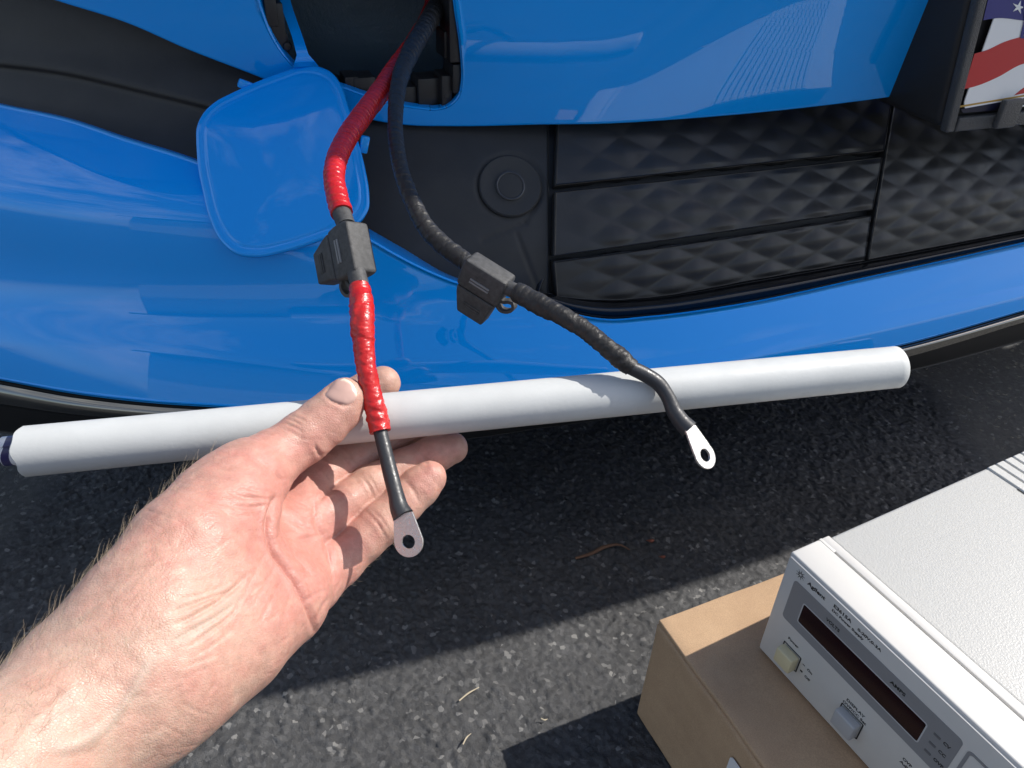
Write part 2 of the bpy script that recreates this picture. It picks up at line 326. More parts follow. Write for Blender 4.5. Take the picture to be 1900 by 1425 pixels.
lathe_at('sensor_ring', [(11*mm, -1*mm), (11*mm, .8*mm), (10.2*mm, 1.2*mm), (9.5*mm, .8*mm), (9.4*mm, .1*mm)], M('sensor_ring_grey', (.06, .06, .062), .35), car, Sc[0], ex, ey, nn)
lathe_at('sensor_eye', [(9.4*mm, 0), (9.2*mm, .5*mm), (6*mm, .7*mm), (1*mm, .7*mm)], black_pl, car, Sc[0], ex, ey, nn)
# grille: dark backing, three embossed slats, the right field and the lower lip
def diamond(P, hgt):
    x, y, z = Lc(P); a = x/.046+z/.0200; b = x/.046-z/.0200
    f = np.minimum(1-np.abs(2*np.mod(a, 1)-1), 1-np.abs(2*np.mod(b, 1)-1)); g_s = np.abs(np.sin(np.pi*a)*np.sin(np.pi*b))
    return hgt*(.2*f+.8*g_s**1.2)
def slat(name, top, bottom, left, right, n, m, hgt, fadel=True, off=0.):
    s = np.linspace(0, 1, m); tt = np.linspace(0, 1, n)[:, None]
    uT = left[0]+(right[0]-left[0])*s; uB = left[1]+(right[1]-left[1])*s
    vT = by_u(top, uT); vB = by_u(bottom, uB)
    UV = np.stack([uT[None]*(1-tt)+uB[None]*tt, vT[None]*(1-tt)+vB[None]*tt], -1)
    P = hit(UV, PF, off); k = np.clip((UV[..., 0]-1030)/130, .15, 1) if fadel else 1
    return sheet(name, hit(UV, PF, off-diamond(P, hgt)*k*np.clip(np.minimum(tt, 1-tt)/.10, 0, 1)+.4*hgt), grille_pl, car, r=.0008, back=.012)
g1b = [(1000, 346), (1030, 343), (1330, 311), (1700, 272)]; g2t = [(1000, 360), (1030, 357), (1335, 325), (1700, 285)]
g2b = [(1000, 478), (1030, 474), (1325, 432), (1700, 376)]; g3t = [(1000, 491), (1028, 487), (1325, 446), (1700, 388)]
lipt = [(960, 536), (1008, 542), (1060, 552), (1124, 558), (1205, 554), (1400, 522), (1610, 485), (1900, 430), (2010, 409)]
backU = np.linspace(1000, 2000, 60); bt = np.linspace(0, 1, 30)[:, None]
sheet('grille_backing', hit(np.stack([np.repeat(backU[None], 30, 0), by_u([(990, 220), (1250, 208), (1640, 170), (2010, 120)], backU)[None]*(1-bt)+(by_u(lipt, backU)+12)[None]*bt], -1), PF, .012), deep_pl, car, r=0)
slat('grille_slat', [(1000, 222), (1250, 215), (1450, 198), (1700, 164)], g1b, (1036, 1031), (1658, 1640), 60, 220, .0030)
slat('grille_slat', g2t, g2b, (1031, 1029), (1637, 1619), 60, 220, .0030)
slat('grille_slat', g3t, [(1000, 542), (1060, 553), (1124, 557), (1205, 552), (1400, 519), (1700, 466)], (1029, 1034), (1616, 1604), 44, 220, .0028)
slat('grille_field', [(1600, 165), (1900, 115), (2010, 95)], [(1590, 486), (1900, 427), (2010, 406)], (1666, 1612), (1990, 1990), 130, 150, .0020, False)
uL = np.linspace(1000, 1990, 200)
lt = by_u(lipt, uL); lb = by_u([(990, 545), (1003, 552), (1060, 578), (1124, 590), (1205, 586), (1379, 562), (1610, 513), (1900, 449), (2010, 425)], uL)
t = np.linspace(0, 1, 14)[:, None]
G = hit(np.stack([np.repeat(uL[None], 14, 0), lt[None]*(1-t)+lb[None]*t], -1), PF, .006-.012*np.sin(np.pi*np.clip(t*1.1, 0, 1))**.7*np.ones((1, 200))-.014*t)
sheet('grille_lip', G, gloss_pl, car, r=.001)
# upper bumper with the tow-eye opening: loft between the opening and the outer edge
hole = [(477, 0), (485, 25), (507, 76), (532, 112), (560, 138), (600, 154), (637, 165), (676, 179), (716, 191), (779, 203), (810, 205), (835, 198), (852, 181), (859, 151), (858, 110), (855, 79), (848, 30), (844, 0), (838, -60), (820, -110), (780, -128), (660, -135), (540, -130), (490, -112), (474, -70), (472, -30)]
outer = [(-330, -140), (-110, -70), (110, 0), (236, 40), (346, 88), (490, 144), (560, 174), (640, 204), (678, 217), (747, 229), (842, 232), (1000, 229), (1130, 227), (1250, 220), (1450, 203), (1640, 180), (1760, 162), (2000, 118)]
outer = [tuple(p) for p in crom(outer, 260)] + [(2000, -60), (2000, -330), (1400, -330), (700, -330), (0, -330), (-330, -330), (-330, -220)]
hole_s = crom(hole+hole[:1], 200)[:-1]
ctr = np.array([672., 60.])
def polar(poly):
    p = np.asarray(poly, float); q = np.r_[p, p[:1]]; D = []
    for k in range(len(p)):
        n = max(2, int(np.linalg.norm(q[k+1]-q[k])/25)); D += [q[k]+(q[k+1]-q[k])*j/n for j in range(n)]
    return np.array(D)
def ray_poly(poly, ang):
    p = np.asarray(poly, float)-ctr; q = np.roll(p, -1, 0); out = np.full(len(ang), np.nan)
    d = np.stack([np.cos(ang), np.sin(ang)], -1)
    for a, b in zip(p, q):
        e = b-a; den = d[:, 0]*e[1]-d[:, 1]*e[0]; den = np.where(abs(den) < 1e-12, 1e-12, den)
        tq = (a[0]*e[1]-a[1]*e[0])/den; sq = (a[0]*d[:, 1]-a[1]*d[:, 0])/den
        ok = (tq > 0) & (sq >= -1e-9) & (sq <= 1+1e-9); out = np.where(ok & (np.isnan(out) | (tq < out)), tq, out)
    return out
A_ = np.concatenate([np.arctan2(*(polar(hole_s)-ctr).T[::-1]), np.arctan2(*(polar(outer)-ctr).T[::-1])])
A_ = np.unique(np.round(A_, 4)); ri, ro = ray_poly(hole_s, A_), ray_poly(outer, A_); ok = ~(np.isnan(ri) | np.isnan(ro)); A_, ri, ro = A_[ok], ri[ok], ro[ok]
ro = np.maximum(ro, ri+3)
ts = np.r_[0, .012, .03, .06, np.linspace(.1, .9, 26), .95, .98, 1.][:, None]
rad = ri[None]*(1-ts)+ro[None]*ts
UVu = ctr+rad[..., None]*np.stack([np.cos(A_), np.sin(A_)], -1)[None]
Gu = hit(UVu, PU, 0.)
Nu = normals_grid(Gu, True); Nu = np.where(((CO-Gu)*Nu).sum(-1, keepdims=True) < 0, -Nu, Nu)
n_, m_ = Gu.shape[:2]; V = [Gu.reshape(-1, 3)]; Fs = [grid_faces(n_, m_, 0, True)]; off_ = n_*m_
def turn_in(loop, nrm, inward, r, back):
    t = np.roll(loop, -1, 0)-np.roll(loop, 1, 0); t /= np.linalg.norm(t, axis=1, keepdims=True)+1e-12; o = np.cross(t, nrm); o /= np.linalg.norm(o, axis=1, keepdims=True)+1e-12
    if (np.sum((loop-loop.mean(0))*o) > 0) == inward: o = -o
    rg = [loop+o*r*math.sin(a)-nrm*r*(1-math.cos(a)) for a in (R(30), R(60), R(90))]; return rg+[rg[-1]-nrm*back]
for row, inward, bk in ((0, True, .006), (n_-1, False, .014)):
    prev = row*m_+np.arange(m_)
    for ring in turn_in(Gu[row], Nu[row], inward, .0015, bk):
        V.append(ring); cur = off_+np.arange(m_); Fs.append(np.stack([prev, np.roll(prev, -1), np.roll(cur, -1), cur], -1)); prev = cur; off_ += m_
build('upper_bumper', np.concatenate(V), np.concatenate(Fs), paint, car)
# recess behind the opening: black flange, side wall, dark beam, ribs and clips
hl = hit(hole_s, PU, .005); hn = np.broadcast_to(W(0., -1., 0.), hl.shape); cen = hl.mean(0)
def shrink(l, k): return cen+(l-cen)*k
rings = [shrink(hl, 1.05), shrink(hl, .985), shrink(hl, .965)-hn*.004, shrink(hl, .955)-hn*.03, shrink(hl, 1.0)-hn*.05]
build('recess_flange', np.concatenate(rings), grid_faces(len(rings), len(hl), 0, True), deep_pl, car, angle=30)
bx = np.linspace(-.06, .34, 50); bz = np.linspace(.33, .60, 40)
Xb, Zb = np.meshgrid(bx, bz, indexing='ij')
yb = .635+bulge(Xb)*.9+.35*np.clip(.40-Zb, 0, 1)**1.4*3-.10*(Zb-.45)
build('bumper_beam', W(Xb, yb, Zb).reshape(-1, 3), grid_faces(50, 40), beam_m, car)
def boxw(name, c, size, mat, parent, bev=.0006, ax=None, rz=None):
    bm = bmesh.new(); bmesh.ops.create_cube(bm, size=1)
    for v in bm.verts: v.co = Vector((v.co.x*size[0], v.co.y*size[1], v.co.z*size[2]))
    if bev: bmesh.ops.bevel(bm, geom=bm.edges[:], offset=bev, segments=2, affect='EDGES', profile=.6)
    A = ax if ax is not None else np.stack([W(1., 0., 0.), W(0., 1., 0.), np.array([0, 0, 1.])])
    Mx = Matrix([[A[0][i], A[1][i], A[2][i], c[i]] for i in range(3)]+[[0, 0, 0, 1]])
    bmesh.ops.transform(bm, matrix=Mx, verts=bm.verts); return from_bm(name, bm, mat, parent, local=False)
hard_b = M('black_hard_plastic', (.02, .02, .021), .4)
for (u, v, sx, sz, o_) in ((648, 152, .010, .012, .02), (672, 158, .016, .016, .022), (755, 180, .010, .020, .02), (791, 165, .018, .020, .02), (822, 168, .008, .026, .016), (842, 140, .008, .02, .014), (838, 40, .010, .05, .014), (826, 78, .008, .018, .02), (512, 45, .010, .03, .016), (520, 85, .010, .02, .018), (500, 15, .008, .02, .014)):
    c = hit(np.array([float(u), float(v)]), PU, o_); boxw('recess_rib', c, (sx, .022, sz), hard_b, car, .0012)
for (u, v) in ((533, 86), (849, 128), (830, 178), (715, 186)):
    c = hit(np.array([float(u), float(v)]), PU, .006); lathe_at('recess_screw', [(.0032, -.004), (.0032, 0), (.0024, .0012), (.0008, .0014)], hard_b, car, c, W(1., 0., 0.), np.array([0, 0, 1.]), W(0., -1., 0.), 16)
xf = np.linspace(.742, 1.76, 40); zf = np.linspace(.19, .462, 24); Xf, Zf = np.meshgrid(xf, zf, indexing='ij')  # unseen far bumper, added to stop sun leaking onto the ground beneath
sheet('bumper_sun_block', W(Xf, .43+(Zf-.19)*.30+.557*np.maximum(0, Xf-1.2)**2, Zf), paint, car, r=.002)
# bonnet nose, unseen; guessed shape, set so its shade covers bumper and ground
nose = smooth_table([(.455, .508), (.52, .49), (.62, .43), (.72, .33), (.77, .307), (.82, .33), (.86, .46), (.90, .66), (.93, .95), (.95, 1.3)])
zz = np.r_[np.linspace(.456, .80, 40), np.linspace(.81, .95, 24)]; xn = np.linspace(-.25, 1.75, 90)
Xn, Zn = np.meshgrid(xn, zz, indexing='ij'); yn = nose(Zn)+.13*(Xn-1.0)**2*np.clip((Zn-.455)/.25, 0, 1)+(bulge(Xn)+toe(Xn)+lean_in(Xn, Zn))*np.clip((.70-Zn)/.245, 0, 1)
sheet('shade_bonnet', W(Xn, yn, Zn), paint, car, r=.002)
def carbox(name, x0, x1, y0, y1, z0, z1, mat, parent=car, bev=.02):
    return boxw(name, W((x0+x1)/2, (y0+y1)/2, (z0+z1)/2), (x1-x0, y1-y0, z1-z0), mat, parent, bev)
carbox('underbody', -.05, 1.55, .72, 4.2, .17, .62, deep_pl)
carbox('body_side', -.16, 1.66, .98, 4.4, .30, .93, paint, bev=.12)
for xw in (-.02, 1.52):
    for yw in (1.05, 4.0):
        lathe_at('wheel', [(.20, -.11), (.33, -.10), (.345, -.05), (.345, .05), (.33, .10), (.20, .11), (.05, .09)], deep_pl, car, W(xw, yw, .345), W(0., 1., 0.), np.array([0, 0, 1.]), W(1., 0., 0.), 40)
gh = [(1.75, .92), (2.35, 1.45), (3.7, 1.5), (4.3, .95)]
V = []
for s in (0., 1.5):
    for (yy, z_) in gh: V.append(W(s+(.12 if z_ > 1 else 0)*(1 if s == 0 else -1), yy, z_))
glass_m = M('dark_car_glass', (.01, .012, .014), .05)
build('cabin', np.array(V), [(0, 1, 5, 4), (1, 2, 6, 5), (2, 3, 7, 6), (0, 3, 2, 1), (4, 5, 6, 7)], glass_m, car, smooth=False)

# ------------------------------------------------------------------ tow-eye cover hanging on its strap
cov = [(367, 265), (368, 235), (380, 210), (400, 191), (430, 175), (479, 153), (530, 134), (560, 124), (592, 126), (613, 136), (628, 155), (641, 192), (660, 258), (674, 313), (681, 356), (680, 385), (668, 405), (640, 423), (590, 442), (523, 463), (472, 472), (437, 466), (414, 447), (392, 404), (379, 352), (370, 306)]
cs = crom(cov+cov[:1], 161)[:-1]; cc = np.array([525., 300.])
def PCov(z): return .450+(z-.295)*.90
def hit_cov(uv, off=0.):
    d = rays(uv); lo = np.full(d.shape[:-1], .2); hi = np.full(d.shape[:-1], 1.6)
    for _ in range(44):
        m = (lo+hi)/2; P = CO+d*(m/d[..., 1])[..., None]; x, y, z = Lc(P)
        gq = y-(PCov(z)+.7*bulge(x)+off); hi = np.where(gq > 0, m, hi); lo = np.where(gq > 0, lo, m)
    return CO+d*(((lo+hi)/2)/d[..., 1])[..., None]
tq = np.r_[.06, np.linspace(.14, .88, 12), .905, .92, .93, .94, .955, .97, .985, 1.][:, None]
UVc = cc+(cs-cc)[None]*tq[..., None]
dome = (-.006*(1-tq**2)+.0007*np.exp(-((tq-.93)/.013)**2))*np.ones((1, len(cs)))
Gc = hit_cov(UVc, dome)
cover = empty('tow_eye_cover', hit_cov(np.array([566., 118.])))
tag(cover, 'blue painted tow-eye cover hanging open on a thin strap', 'bumper cover')
Nc = normals_grid(Gc, True); Nc = np.where(((CO-Gc)*Nc).sum(-1, keepdims=True) < 0, -Nc, Nc)
V = [Gc.reshape(-1, 3)]; n_, m_ = Gc.shape[:2]; Fs = [grid_faces(n_, m_, 0, True)]; off_ = n_*m_; prev = (n_-1)*m_+np.arange(m_)
for ring in turn_in(Gc[-1], Nc[-1], False, .0018, .004):
    V.append(ring); cur = off_+np.arange(m_); Fs.append(np.stack([prev, np.roll(prev, -1), np.roll(cur, -1), cur], -1)); prev = cur; off_ += m_
lastring = prev; V.append(hit_cov(cc[None], np.array([-.006])))
build('cover_panel', np.concatenate(V), list(np.concatenate(Fs))+[((i+1) % m_, i, off_) for i in range(m_)]+[tuple(lastring)], paint, cover)
# strap
sp = crom([(568, 122, .0), (560, 96, .002), (551, 66, .012), (541, 38, .022), (531, 8, .03), (524, -30, .036), (519, -80, .03)], 30)
cl_ = np.array([hit(np.array([a, b]), PU, o_-.004) for a, b, o_ in sp]); cl_[0] = hit_cov(np.array([568., 124.]), -.001); cl_[1] = .6*cl_[1]+.4*(cl_[0]+cl_[2])/2
wdt = np.interp(np.linspace(0, 1, 30), [0, .1, .25, 1], [.0085, .0040, .0036, .0036])
sx_ = W(1., 0., 0.)+.35*np.array([0, 0, -1.])*0; V = []
for s_, dpt in ((-1, 0), (1, 0), (1, .0016), (-1, .0016)): V.append(cl_+s_*wdt[:, None]*sx_+dpt*W(0., 1., 0.))
Gs = np.stack(V, 1); build('strap', Gs.reshape(-1, 3), list(grid_faces(30, 4, 0, True)), paint, cover, angle=30)
for (u, v, rz_) in ((458, 159, -25), (676, 268, 75)):
    c = hit_cov(np.array([float(u), float(v)]), .004); a = R(rz_)
    ax_ = np.stack([W(math.cos(a), 0., 0.)+np.array([0, 0, -math.sin(a)])*-1, W(0., 1., 0.), W(math.sin(a), 0., 0.)*-1+np.array([0, 0, math.cos(a)])])
    boxw('clip', c, (.012, .004, .006), paint, cover, .0015, ax_)

# ------------------------------------------------------------------ number-plate holder and plate
hb = hit(np.array([1641., 190.]), PU); hx, hy, hz = Lc(hb)
best = None
for pr in np.linspace(.01, .12, 60):
    q = px(W(hx+.004, hy-pr, hz)); 
    if best is None or abs(q[0]-1752) < best[0]: best = (abs(q[0]-1752), pr)
pro = best[1]; yf = hy-pro
def plane_px(u, v, y):                                # meet the plane y_c = y
    d = fw*F+CR*(u-950)+CU*(712.5-v); dl = -d[0]*sY+d[1]*cY; P = CO+d*(y/dl); a, b, c = Lc(P); return float(a), float(c)
xL, zB = plane_px(1752, 246, yf); xT, zT = plane_px(1812, 0, yf)
hold = empty('plate_holder', W(xL+.16, yf, zB)); tag(hold, 'deep black powder-coated licence plate holder on the bumper', 'plate holder')
def quadbox(name, pts_front, pts_back, mat, parent, bev=.002):
    bm = bmesh.new(); vs = [bm.verts.new(Vector(p)) for p in list(pts_front)+list(pts_back)]
    for f in ((0, 1, 2, 3), (7, 6, 5, 4), (0, 4, 5, 1), (1, 5, 6, 2), (2, 6, 7, 3), (3, 7, 4, 0)): bm.faces.new([vs[i] for i in f])
    bmesh.ops.recalc_face_normals(bm, faces=bm.faces)
    if bev: bmesh.ops.bevel(bm, geom=bm.edges[:], offset=bev, segments=3, affect='EDGES', profile=.5)
    return from_bm(name, bm, mat, parent, local=False)
lean = (xT-xL)/(zT-zB)
zt = zB+.16; wv = .0085; wr = .33
XL = lambda z: xL+lean*(z-zB)
hT = Lc(hit(np.array([1724., 0.]), PU)); blean = (float(hT[0])-float(hx))/(float(hT[2])-float(hz))
side_m = M('matt_black_plastic_shell', (.02, .02, .021), .5); nz = noise_node(side_m, 1800, 2, .5); bump(side_m, nz.outputs['Fac'], .3, .0006)
bkx = float(hx); bkz = float(Lc(hit(np.array([1641., 232.]), PF))[2])
quadbox('shell', [W(XL(zB)+.001, yf+.006, zB+.001), W(XL(zB)+wr, yf+.006, zB+.001), W(XL(zt)+wr, yf+.006, zt), W(XL(zt)+.001, yf+.006, zt)],
        [W(bkx, float(hy)+.02, zB+.006), W(bkx+wr+.05, float(hy)+.02, zB+.006), W(bkx+wr+.05+blean*(zt-zB-.006), float(hy)+.02, zt), W(bkx+blean*(zt-zB-.006), float(hy)+.02, zt)], side_m, hold, .006)
def fbar(x0, x1, z0, z1, y0, y1, name='frame'):
    return quadbox(name, [W(x0, y0, z0), W(x1, y0, z0), W(x1, y0, z1), W(x0, y0, z1)], [W(x0, y1, z0), W(x1, y1, z0), W(x1, y1, z1), W(x0, y1, z1)], powder, hold, .0016)
quadbox('frame_rail', [W(XL(zB), yf-.002, zB), W(XL(zB)+wv, yf-.002, zB), W(XL(zt)+wv, yf-.002, zt), W(XL(zt), yf-.002, zt)], [W(XL(zB), yf+.0055, zB), W(XL(zB)+wv, yf+.0055, zB), W(XL(zt)+wv, yf+.0055, zt), W(XL(zt), yf+.0055, zt)], powder, hold, .0018)
fbar(xL+wv+.0002, xL+wr, zB, zB+.0105, yf-.0021, yf+.0053, 'frame_rail')
tx, tz = plane_px(1868, 205, yf-.004)
fbar(tx-.0085, tx+.0115, zB+.001, zB+.0225, yf-.0075, yf-.0025, 'clip')
# plate
yp = yf+.0012
def pp(u, v): x, z = plane_px(u, v, yp); return x, z
plate = empty('license_plate', W(xL+.16, yp, zB+.02)); tag(plate, 'licence plate printed with a waving red white and blue flag', 'licence plate')
x0p, z0p = pp(1781, 208)
def flat(name, xz, mat, parent, dy=0., th=.0008):
    V = np.concatenate([[W(x, yp-dy-th, z) for x, z in xz], [W(x, yp-dy, z) for x, z in xz]]); n = len(xz)
    return build(name, V, [tuple(range(n)), tuple(range(2*n-1, n-1, -1))]+[(i, i+n, (i+1) % n+n, (i+1) % n) for i in range(n)], mat, parent, smooth=False)
def U(pts): return [pp(*p) for p in pts]
wide = .30; rc = .010
bl = [(x0p+rc*(1-math.cos(a)), z0p+rc*(1-math.sin(a))) for a in np.linspace(0, math.pi/2, 8)]
flat('plate_sheet', bl+[(x0p+wide, z0p), (x0p+wide, z0p+.15), (x0p, z0p+.15)], pl_white, plate)
def strip(a, b, n=40, ext=.2):
    A = crom(a, n); B = crom(b, n); return [tuple(pp(*p)) for p in A]+[tuple(pp(*p)) for p in B[::-1]]
flat('red_stripe', strip([(1786, 165), (1812, 158), (1850, 142), (1890, 120), (1960, 108)], [(1806, 99), (1830, 92), (1860, 78), (1885, 70), (1960, 66)]), pl_red, plate, .0009, .0002)
flat('red_stripe', strip([(1880, 176), (1900, 172), (1960, 160)], [(1892, 166), (1905, 158), (1960, 140)], 12), pl_red, plate, .0009, .0002)
flat('blue_field', strip([(1822, 37), (1850, 33), (1892, 37), (1960, 44)], [(1840, -40), (1860, -40), (1900, -40), (1960, -40)], 20), pl_blue, plate, .0009, .0002)
flat('gold_line', U([(1777, 199), (1836, 189), (1960, 168), (1960, 165), (1836, 186), (1778, 195.5)]), pl_gold, plate, .0009, .0002)
flat('navy_line', U([(1785, 209), (1830, 205), (1960, 184), (1960, 171), (1836, 192), (1781, 202)]), pl_navy, plate, .0009, .0002)
def star(u, v, r): return [pp(u+r*(1 if k % 2 == 0 else .32)*math.sin(k*math.pi/5+.3), v-r*(1 if k % 2 == 0 else .32)*math.cos(k*math.pi/5+.3)) for k in range(10)]
flat('star', star(1887, 13, 13), pl_white, plate, .0012, .0002); flat('star', star(1850, -14, 11), pl_white, plate, .0012, .0002)
flat('crest_border', U([(1897, -12), (1895, 10), (1897, 38), (1890, 70), (1912, 73), (1960, 66), (1960, -12)]), pl_blue, plate, .0013, .0002)
flat('crest', U([(1901, -10), (1899, 12), (1901, 38), (1896, 66), (1914, 69), (1960, 62), (1960, -10)]), pl_white, plate, .0016, .0002)

# ------------------------------------------------------------------ cardboard box
BY = 1.1284; B0 = np.array([.1029, .3399, .1107])
box = empty('cardboard_box', (B0[0], B0[1], 0.), -BY); tag(box, 'brown cardboard box lying under the power supply', 'box')
BW, BD, BH = .34, .30, .1107                         # local x runs along the near face, y away from it
def lbox(name, x0, x1, y0, y1, z0, z1, mat, parent, bev=.001, seg=2, jit=0.):
    bm = bmesh.new(); bmesh.ops.create_cube(bm, size=1)
    for v in bm.verts: v.co = Vector(((x0+x1)/2+v.co.x*(x1-x0), (y0+y1)/2+v.co.y*(y1-y0), (z0+z1)/2+v.co.z*(z1-z0)))
    if bev: bmesh.ops.bevel(bm, geom=bm.edges[:], offset=bev, segments=seg, affect='EDGES', profile=.5)
    return from_bm(name, bm, mat, parent)
def rrect_xz(x0, x1, z0, z1, r, n=5):
    out = []
    for cx, cz, a0 in ((x1-r, z1-r, 0), (x0+r, z1-r, 90), (x0+r, z0+r, 180), (x1-r, z0+r, 270)):
        for k in range(n+1): a = R(a0+90*k/n); out.append((cx+r*math.cos(a), cz+r*math.sin(a)))
    return out
def wobble(o, amp, sc_):
    for v in o.data.vertices:
        n = mnoise.noise_vector(Vector(v.co)*sc_); v.co += n*amp
def subbox(name, x0, x1, y0, y1, z0, z1, mat, parent, bev, cuts, amp, sc_):
    bm = bmesh.new(); bmesh.ops.create_cube(bm, size=1)
    for v in bm.verts: v.co = Vector(((x0+x1)/2+v.co.x*(x1-x0), (y0+y1)/2+v.co.y*(y1-y0), (z0+z1)/2+v.co.z*(z1-z0)))
    bmesh.ops.bevel(bm, geom=bm.edges[:], offset=bev, segments=2, affect='EDGES', profile=.5)
    bmesh.ops.subdivide_edges(bm, edges=[e for e in bm.edges if e.calc_length() > .05], cuts=cuts, use_grid_fill=True)
    o = from_bm(name, bm, mat, parent, angle=50); wobble(o, amp, sc_); return o
subbox('box_shell', 0, BW, 0, BD, .0015, BH-.0036, card, box, .002, 24, .0011, 22)
subbox('lid_flap', .0010, BW, .0012, BD*.5-.001, BH-.0033, BH, card, box, .0009, 20, .0006, 26)
subbox('lid_flap', .0010, BW, BD*.5+.001, BD, BH-.0033, BH-.0001, card, box, .0009, 20, .0006, 26)
lbl = rrect_xz(.0893, .19, BH-.09, BH-.0208, .003); nl_ = len(lbl)
build('shipping_label', [(x, -.0017, z) for x, z in lbl]+[(x, -.0012, z) for x, z in lbl], [tuple(range(nl_-1, -1, -1))]+[(i, (i+1) % nl_, (i+1) % nl_+nl_, i+nl_) for i in range(nl_)], M('white_paper_label', (.75, .74, .73), .6), box, smooth=False, local=True)

# ------------------------------------------------------------------ bench power supply
PY = 1.0661; A0 = np.array([.1644, .3192, .2007])
psu = empty('power_supply', (A0[0], A0[1], A0[2]-.088), -PY); tag(psu, 'white bench power supply with dark display standing on the cardboard box', 'power supply')
PH = .088
def mmb(name, x0, x1, y0, y1, z0, z1, mat, parent=psu, bev=.5, seg=2):   # mm, z measured down from the top edge
    return lbox(name, x0*mm, x1*mm, y0*mm, y1*mm, PH+z0*mm, PH+z1*mm, mat, parent, bev*mm, seg)
# bezel: shell with a groove in its top and a recessed front panel
bz_ = mmb('bezel', 0, 212, 2.0, 25.0, -88, 0, psu_white, bev=1.4, seg=3)
mmb('bezel', .2, 211.8, 26.2, 32.5, -87.5, -.15, psu_white, bev=.7)
mmb('bezel_groove', .6, 211, 24.8, 26.4, -86, -1.6, psu_white, bev=0)
mmb('bezel_end', 0.1, 11.5, 24.6, 26.6, -87, -.1, psu_white, bev=.1)
fp_ = mmb('front_panel', 1.6, 210.4, .6, 2.2, -86.4, -1.8, psu_white, bev=.5)
# case: top with ridges towards the back, sides with rows of vent slots
case = mmb('case', .8, 211.2, 32.6, 345, -87, -1.2, psu_case, bev=2.2, seg=3)
for k in range(14):
    y = 178+k*9.0
    mmb('case_rib', 1.6, 210.4, y, y+7.6, -3, .1, psu_case, bev=.6, seg=1)
    mmb('vent_slot', 24, 190, y-1.4, y+.1, -1.6, -1.12, deep_pl, bev=0)
slots = bmesh.new()
for r_ in range(7):
    for c_ in range(32):
        y0 = 60+c_*8; z0 = -16-r_*9.5; s = bmesh.ops.create_cube(slots, size=1)
        for v in s['verts']: v.co = Vector((.8*mm+v.co.x*.4*mm, (y0+v.co.y*3.6)*mm, PH+(z0+v.co.z*6)*mm))
vs_ = from_bm('side_vents', slots, deep_pl, psu, smooth=False); vs_['kind'] = 'stuff'
for k, (x, y) in enumerate(((14, 40), (198, 40), (14, 330), (198, 330))): pass
def rrect(x0, x1, z0, z1, r, n=5):
    out = []
    for cx, cz, a0 in ((x1-r, z1-r, 0), (x0+r, z1-r, 90), (x0+r, z0+r, 180), (x1-r, z0+r, 270)):
        for k in range(n+1): a = R(a0+90*k/n); out.append((cx+r*math.cos(a), cz+r*math.sin(a)))
    return out
def panel_poly(name, pts, y, th, mat, parent=psu):
    n = len(pts); V = [(x*mm, (y-th)*mm, PH+z*mm) for x, z in pts]+[(x*mm, y*mm, PH+z*mm) for x, z in pts]
    return build(name, V, [tuple(range(n-1, -1, -1)), tuple(range(n, 2*n))]+[(i, (i+1) % n, (i+1) % n+n, i+n) for i in range(n)], mat, parent, smooth=False, local=True)
def frame_poly(name, outer_, inner_, y, th, mat, parent=psu):
    n = len(outer_); V = []
    for yy in (y-th, y):
        V += [(x*mm, yy*mm, PH+z*mm) for x, z in outer_]+[(x*mm, yy*mm, PH+z*mm) for x, z in inner_]
    Fs = []
    for i in range(n):
        j = (i+1) % n; Fs += [(i, j, j+n, i+n), (i+2*n, i+3*n, j+3*n, j+2*n), (i, i+2*n, j+2*n, j), (i+n, j+n, j+3*n, i+3*n)]
    return build(name, V, Fs, mat, parent, smooth=False, local=True)
GREY = rrect(9.4, 121.5, -46, -13.4, 2.5); WIN = rrect(19.8, 104.8, -39.2, -23, 1.4)
frame_poly('display_surround', GREY, WIN, .6, .25, psu_grey)
panel_poly('display_window', rrect(19.5, 105.1, -39.5, -22.7, 1.6), .62, .06, psu_win)
frame_poly('window_rim', rrect(19.6, 105, -39.4, -22.8, 1.6), rrect(20.3, 104.3, -38.7, -23.5, 1.1), .36, .12, M('pale_rim', (.5, .5, .5), .5))
frame_poly('control_frame', rrect(124.6, 206, -82, -14.6, 2.5), rrect(126.2, 204.4, -80.4, -16.2, 1.8), .6, .35, psu_grey)
for z_, nm in ((-24.1, 'CV'), (-31.4, 'CC'), (-38.4, 'OVP')):
    panel_poly('indicator', rrect(108.9, 112.7, z_-.75, z_+.75, .3), .36, .25, psu_led)
mmb('push_button', 17.2, 29.8, -6.2, .5, -74.6, -62.6, btn_y, bev=1.0, seg=3)
mmb('push_button', 63.4, 77.4, -5.6, .5, -75.8, -63.2, btn_g, bev=1.0, seg=3)
frame_poly('button_well', rrect(16.2, 30.8, -75.6, -61.6, .8), rrect(17.0, 30.0, -74.8, -62.4, .6), .62, .10, psu_ink)
frame_poly('button_well', rrect(62.4, 78.4, -76.8, -62.2, .8), rrect(63.2, 77.6, -76.0, -63.0, .6), .62, .10, psu_ink)
for k, (x, z, r_) in enumerate(((150, -50, 14), (184, -50, 14))):
    lathe_at('control_knob', [(r_*mm, 0), (r_*mm, 13*mm), ((r_-1.5)*mm, 15*mm), (2*mm, 15*mm)], btn_g, None, np.array([x*mm, .6*mm, PH+z*mm]), np.array([1., 0, 0]), np.array([0, 0, 1.]), np.array([0, -1., 0])).parent = psu
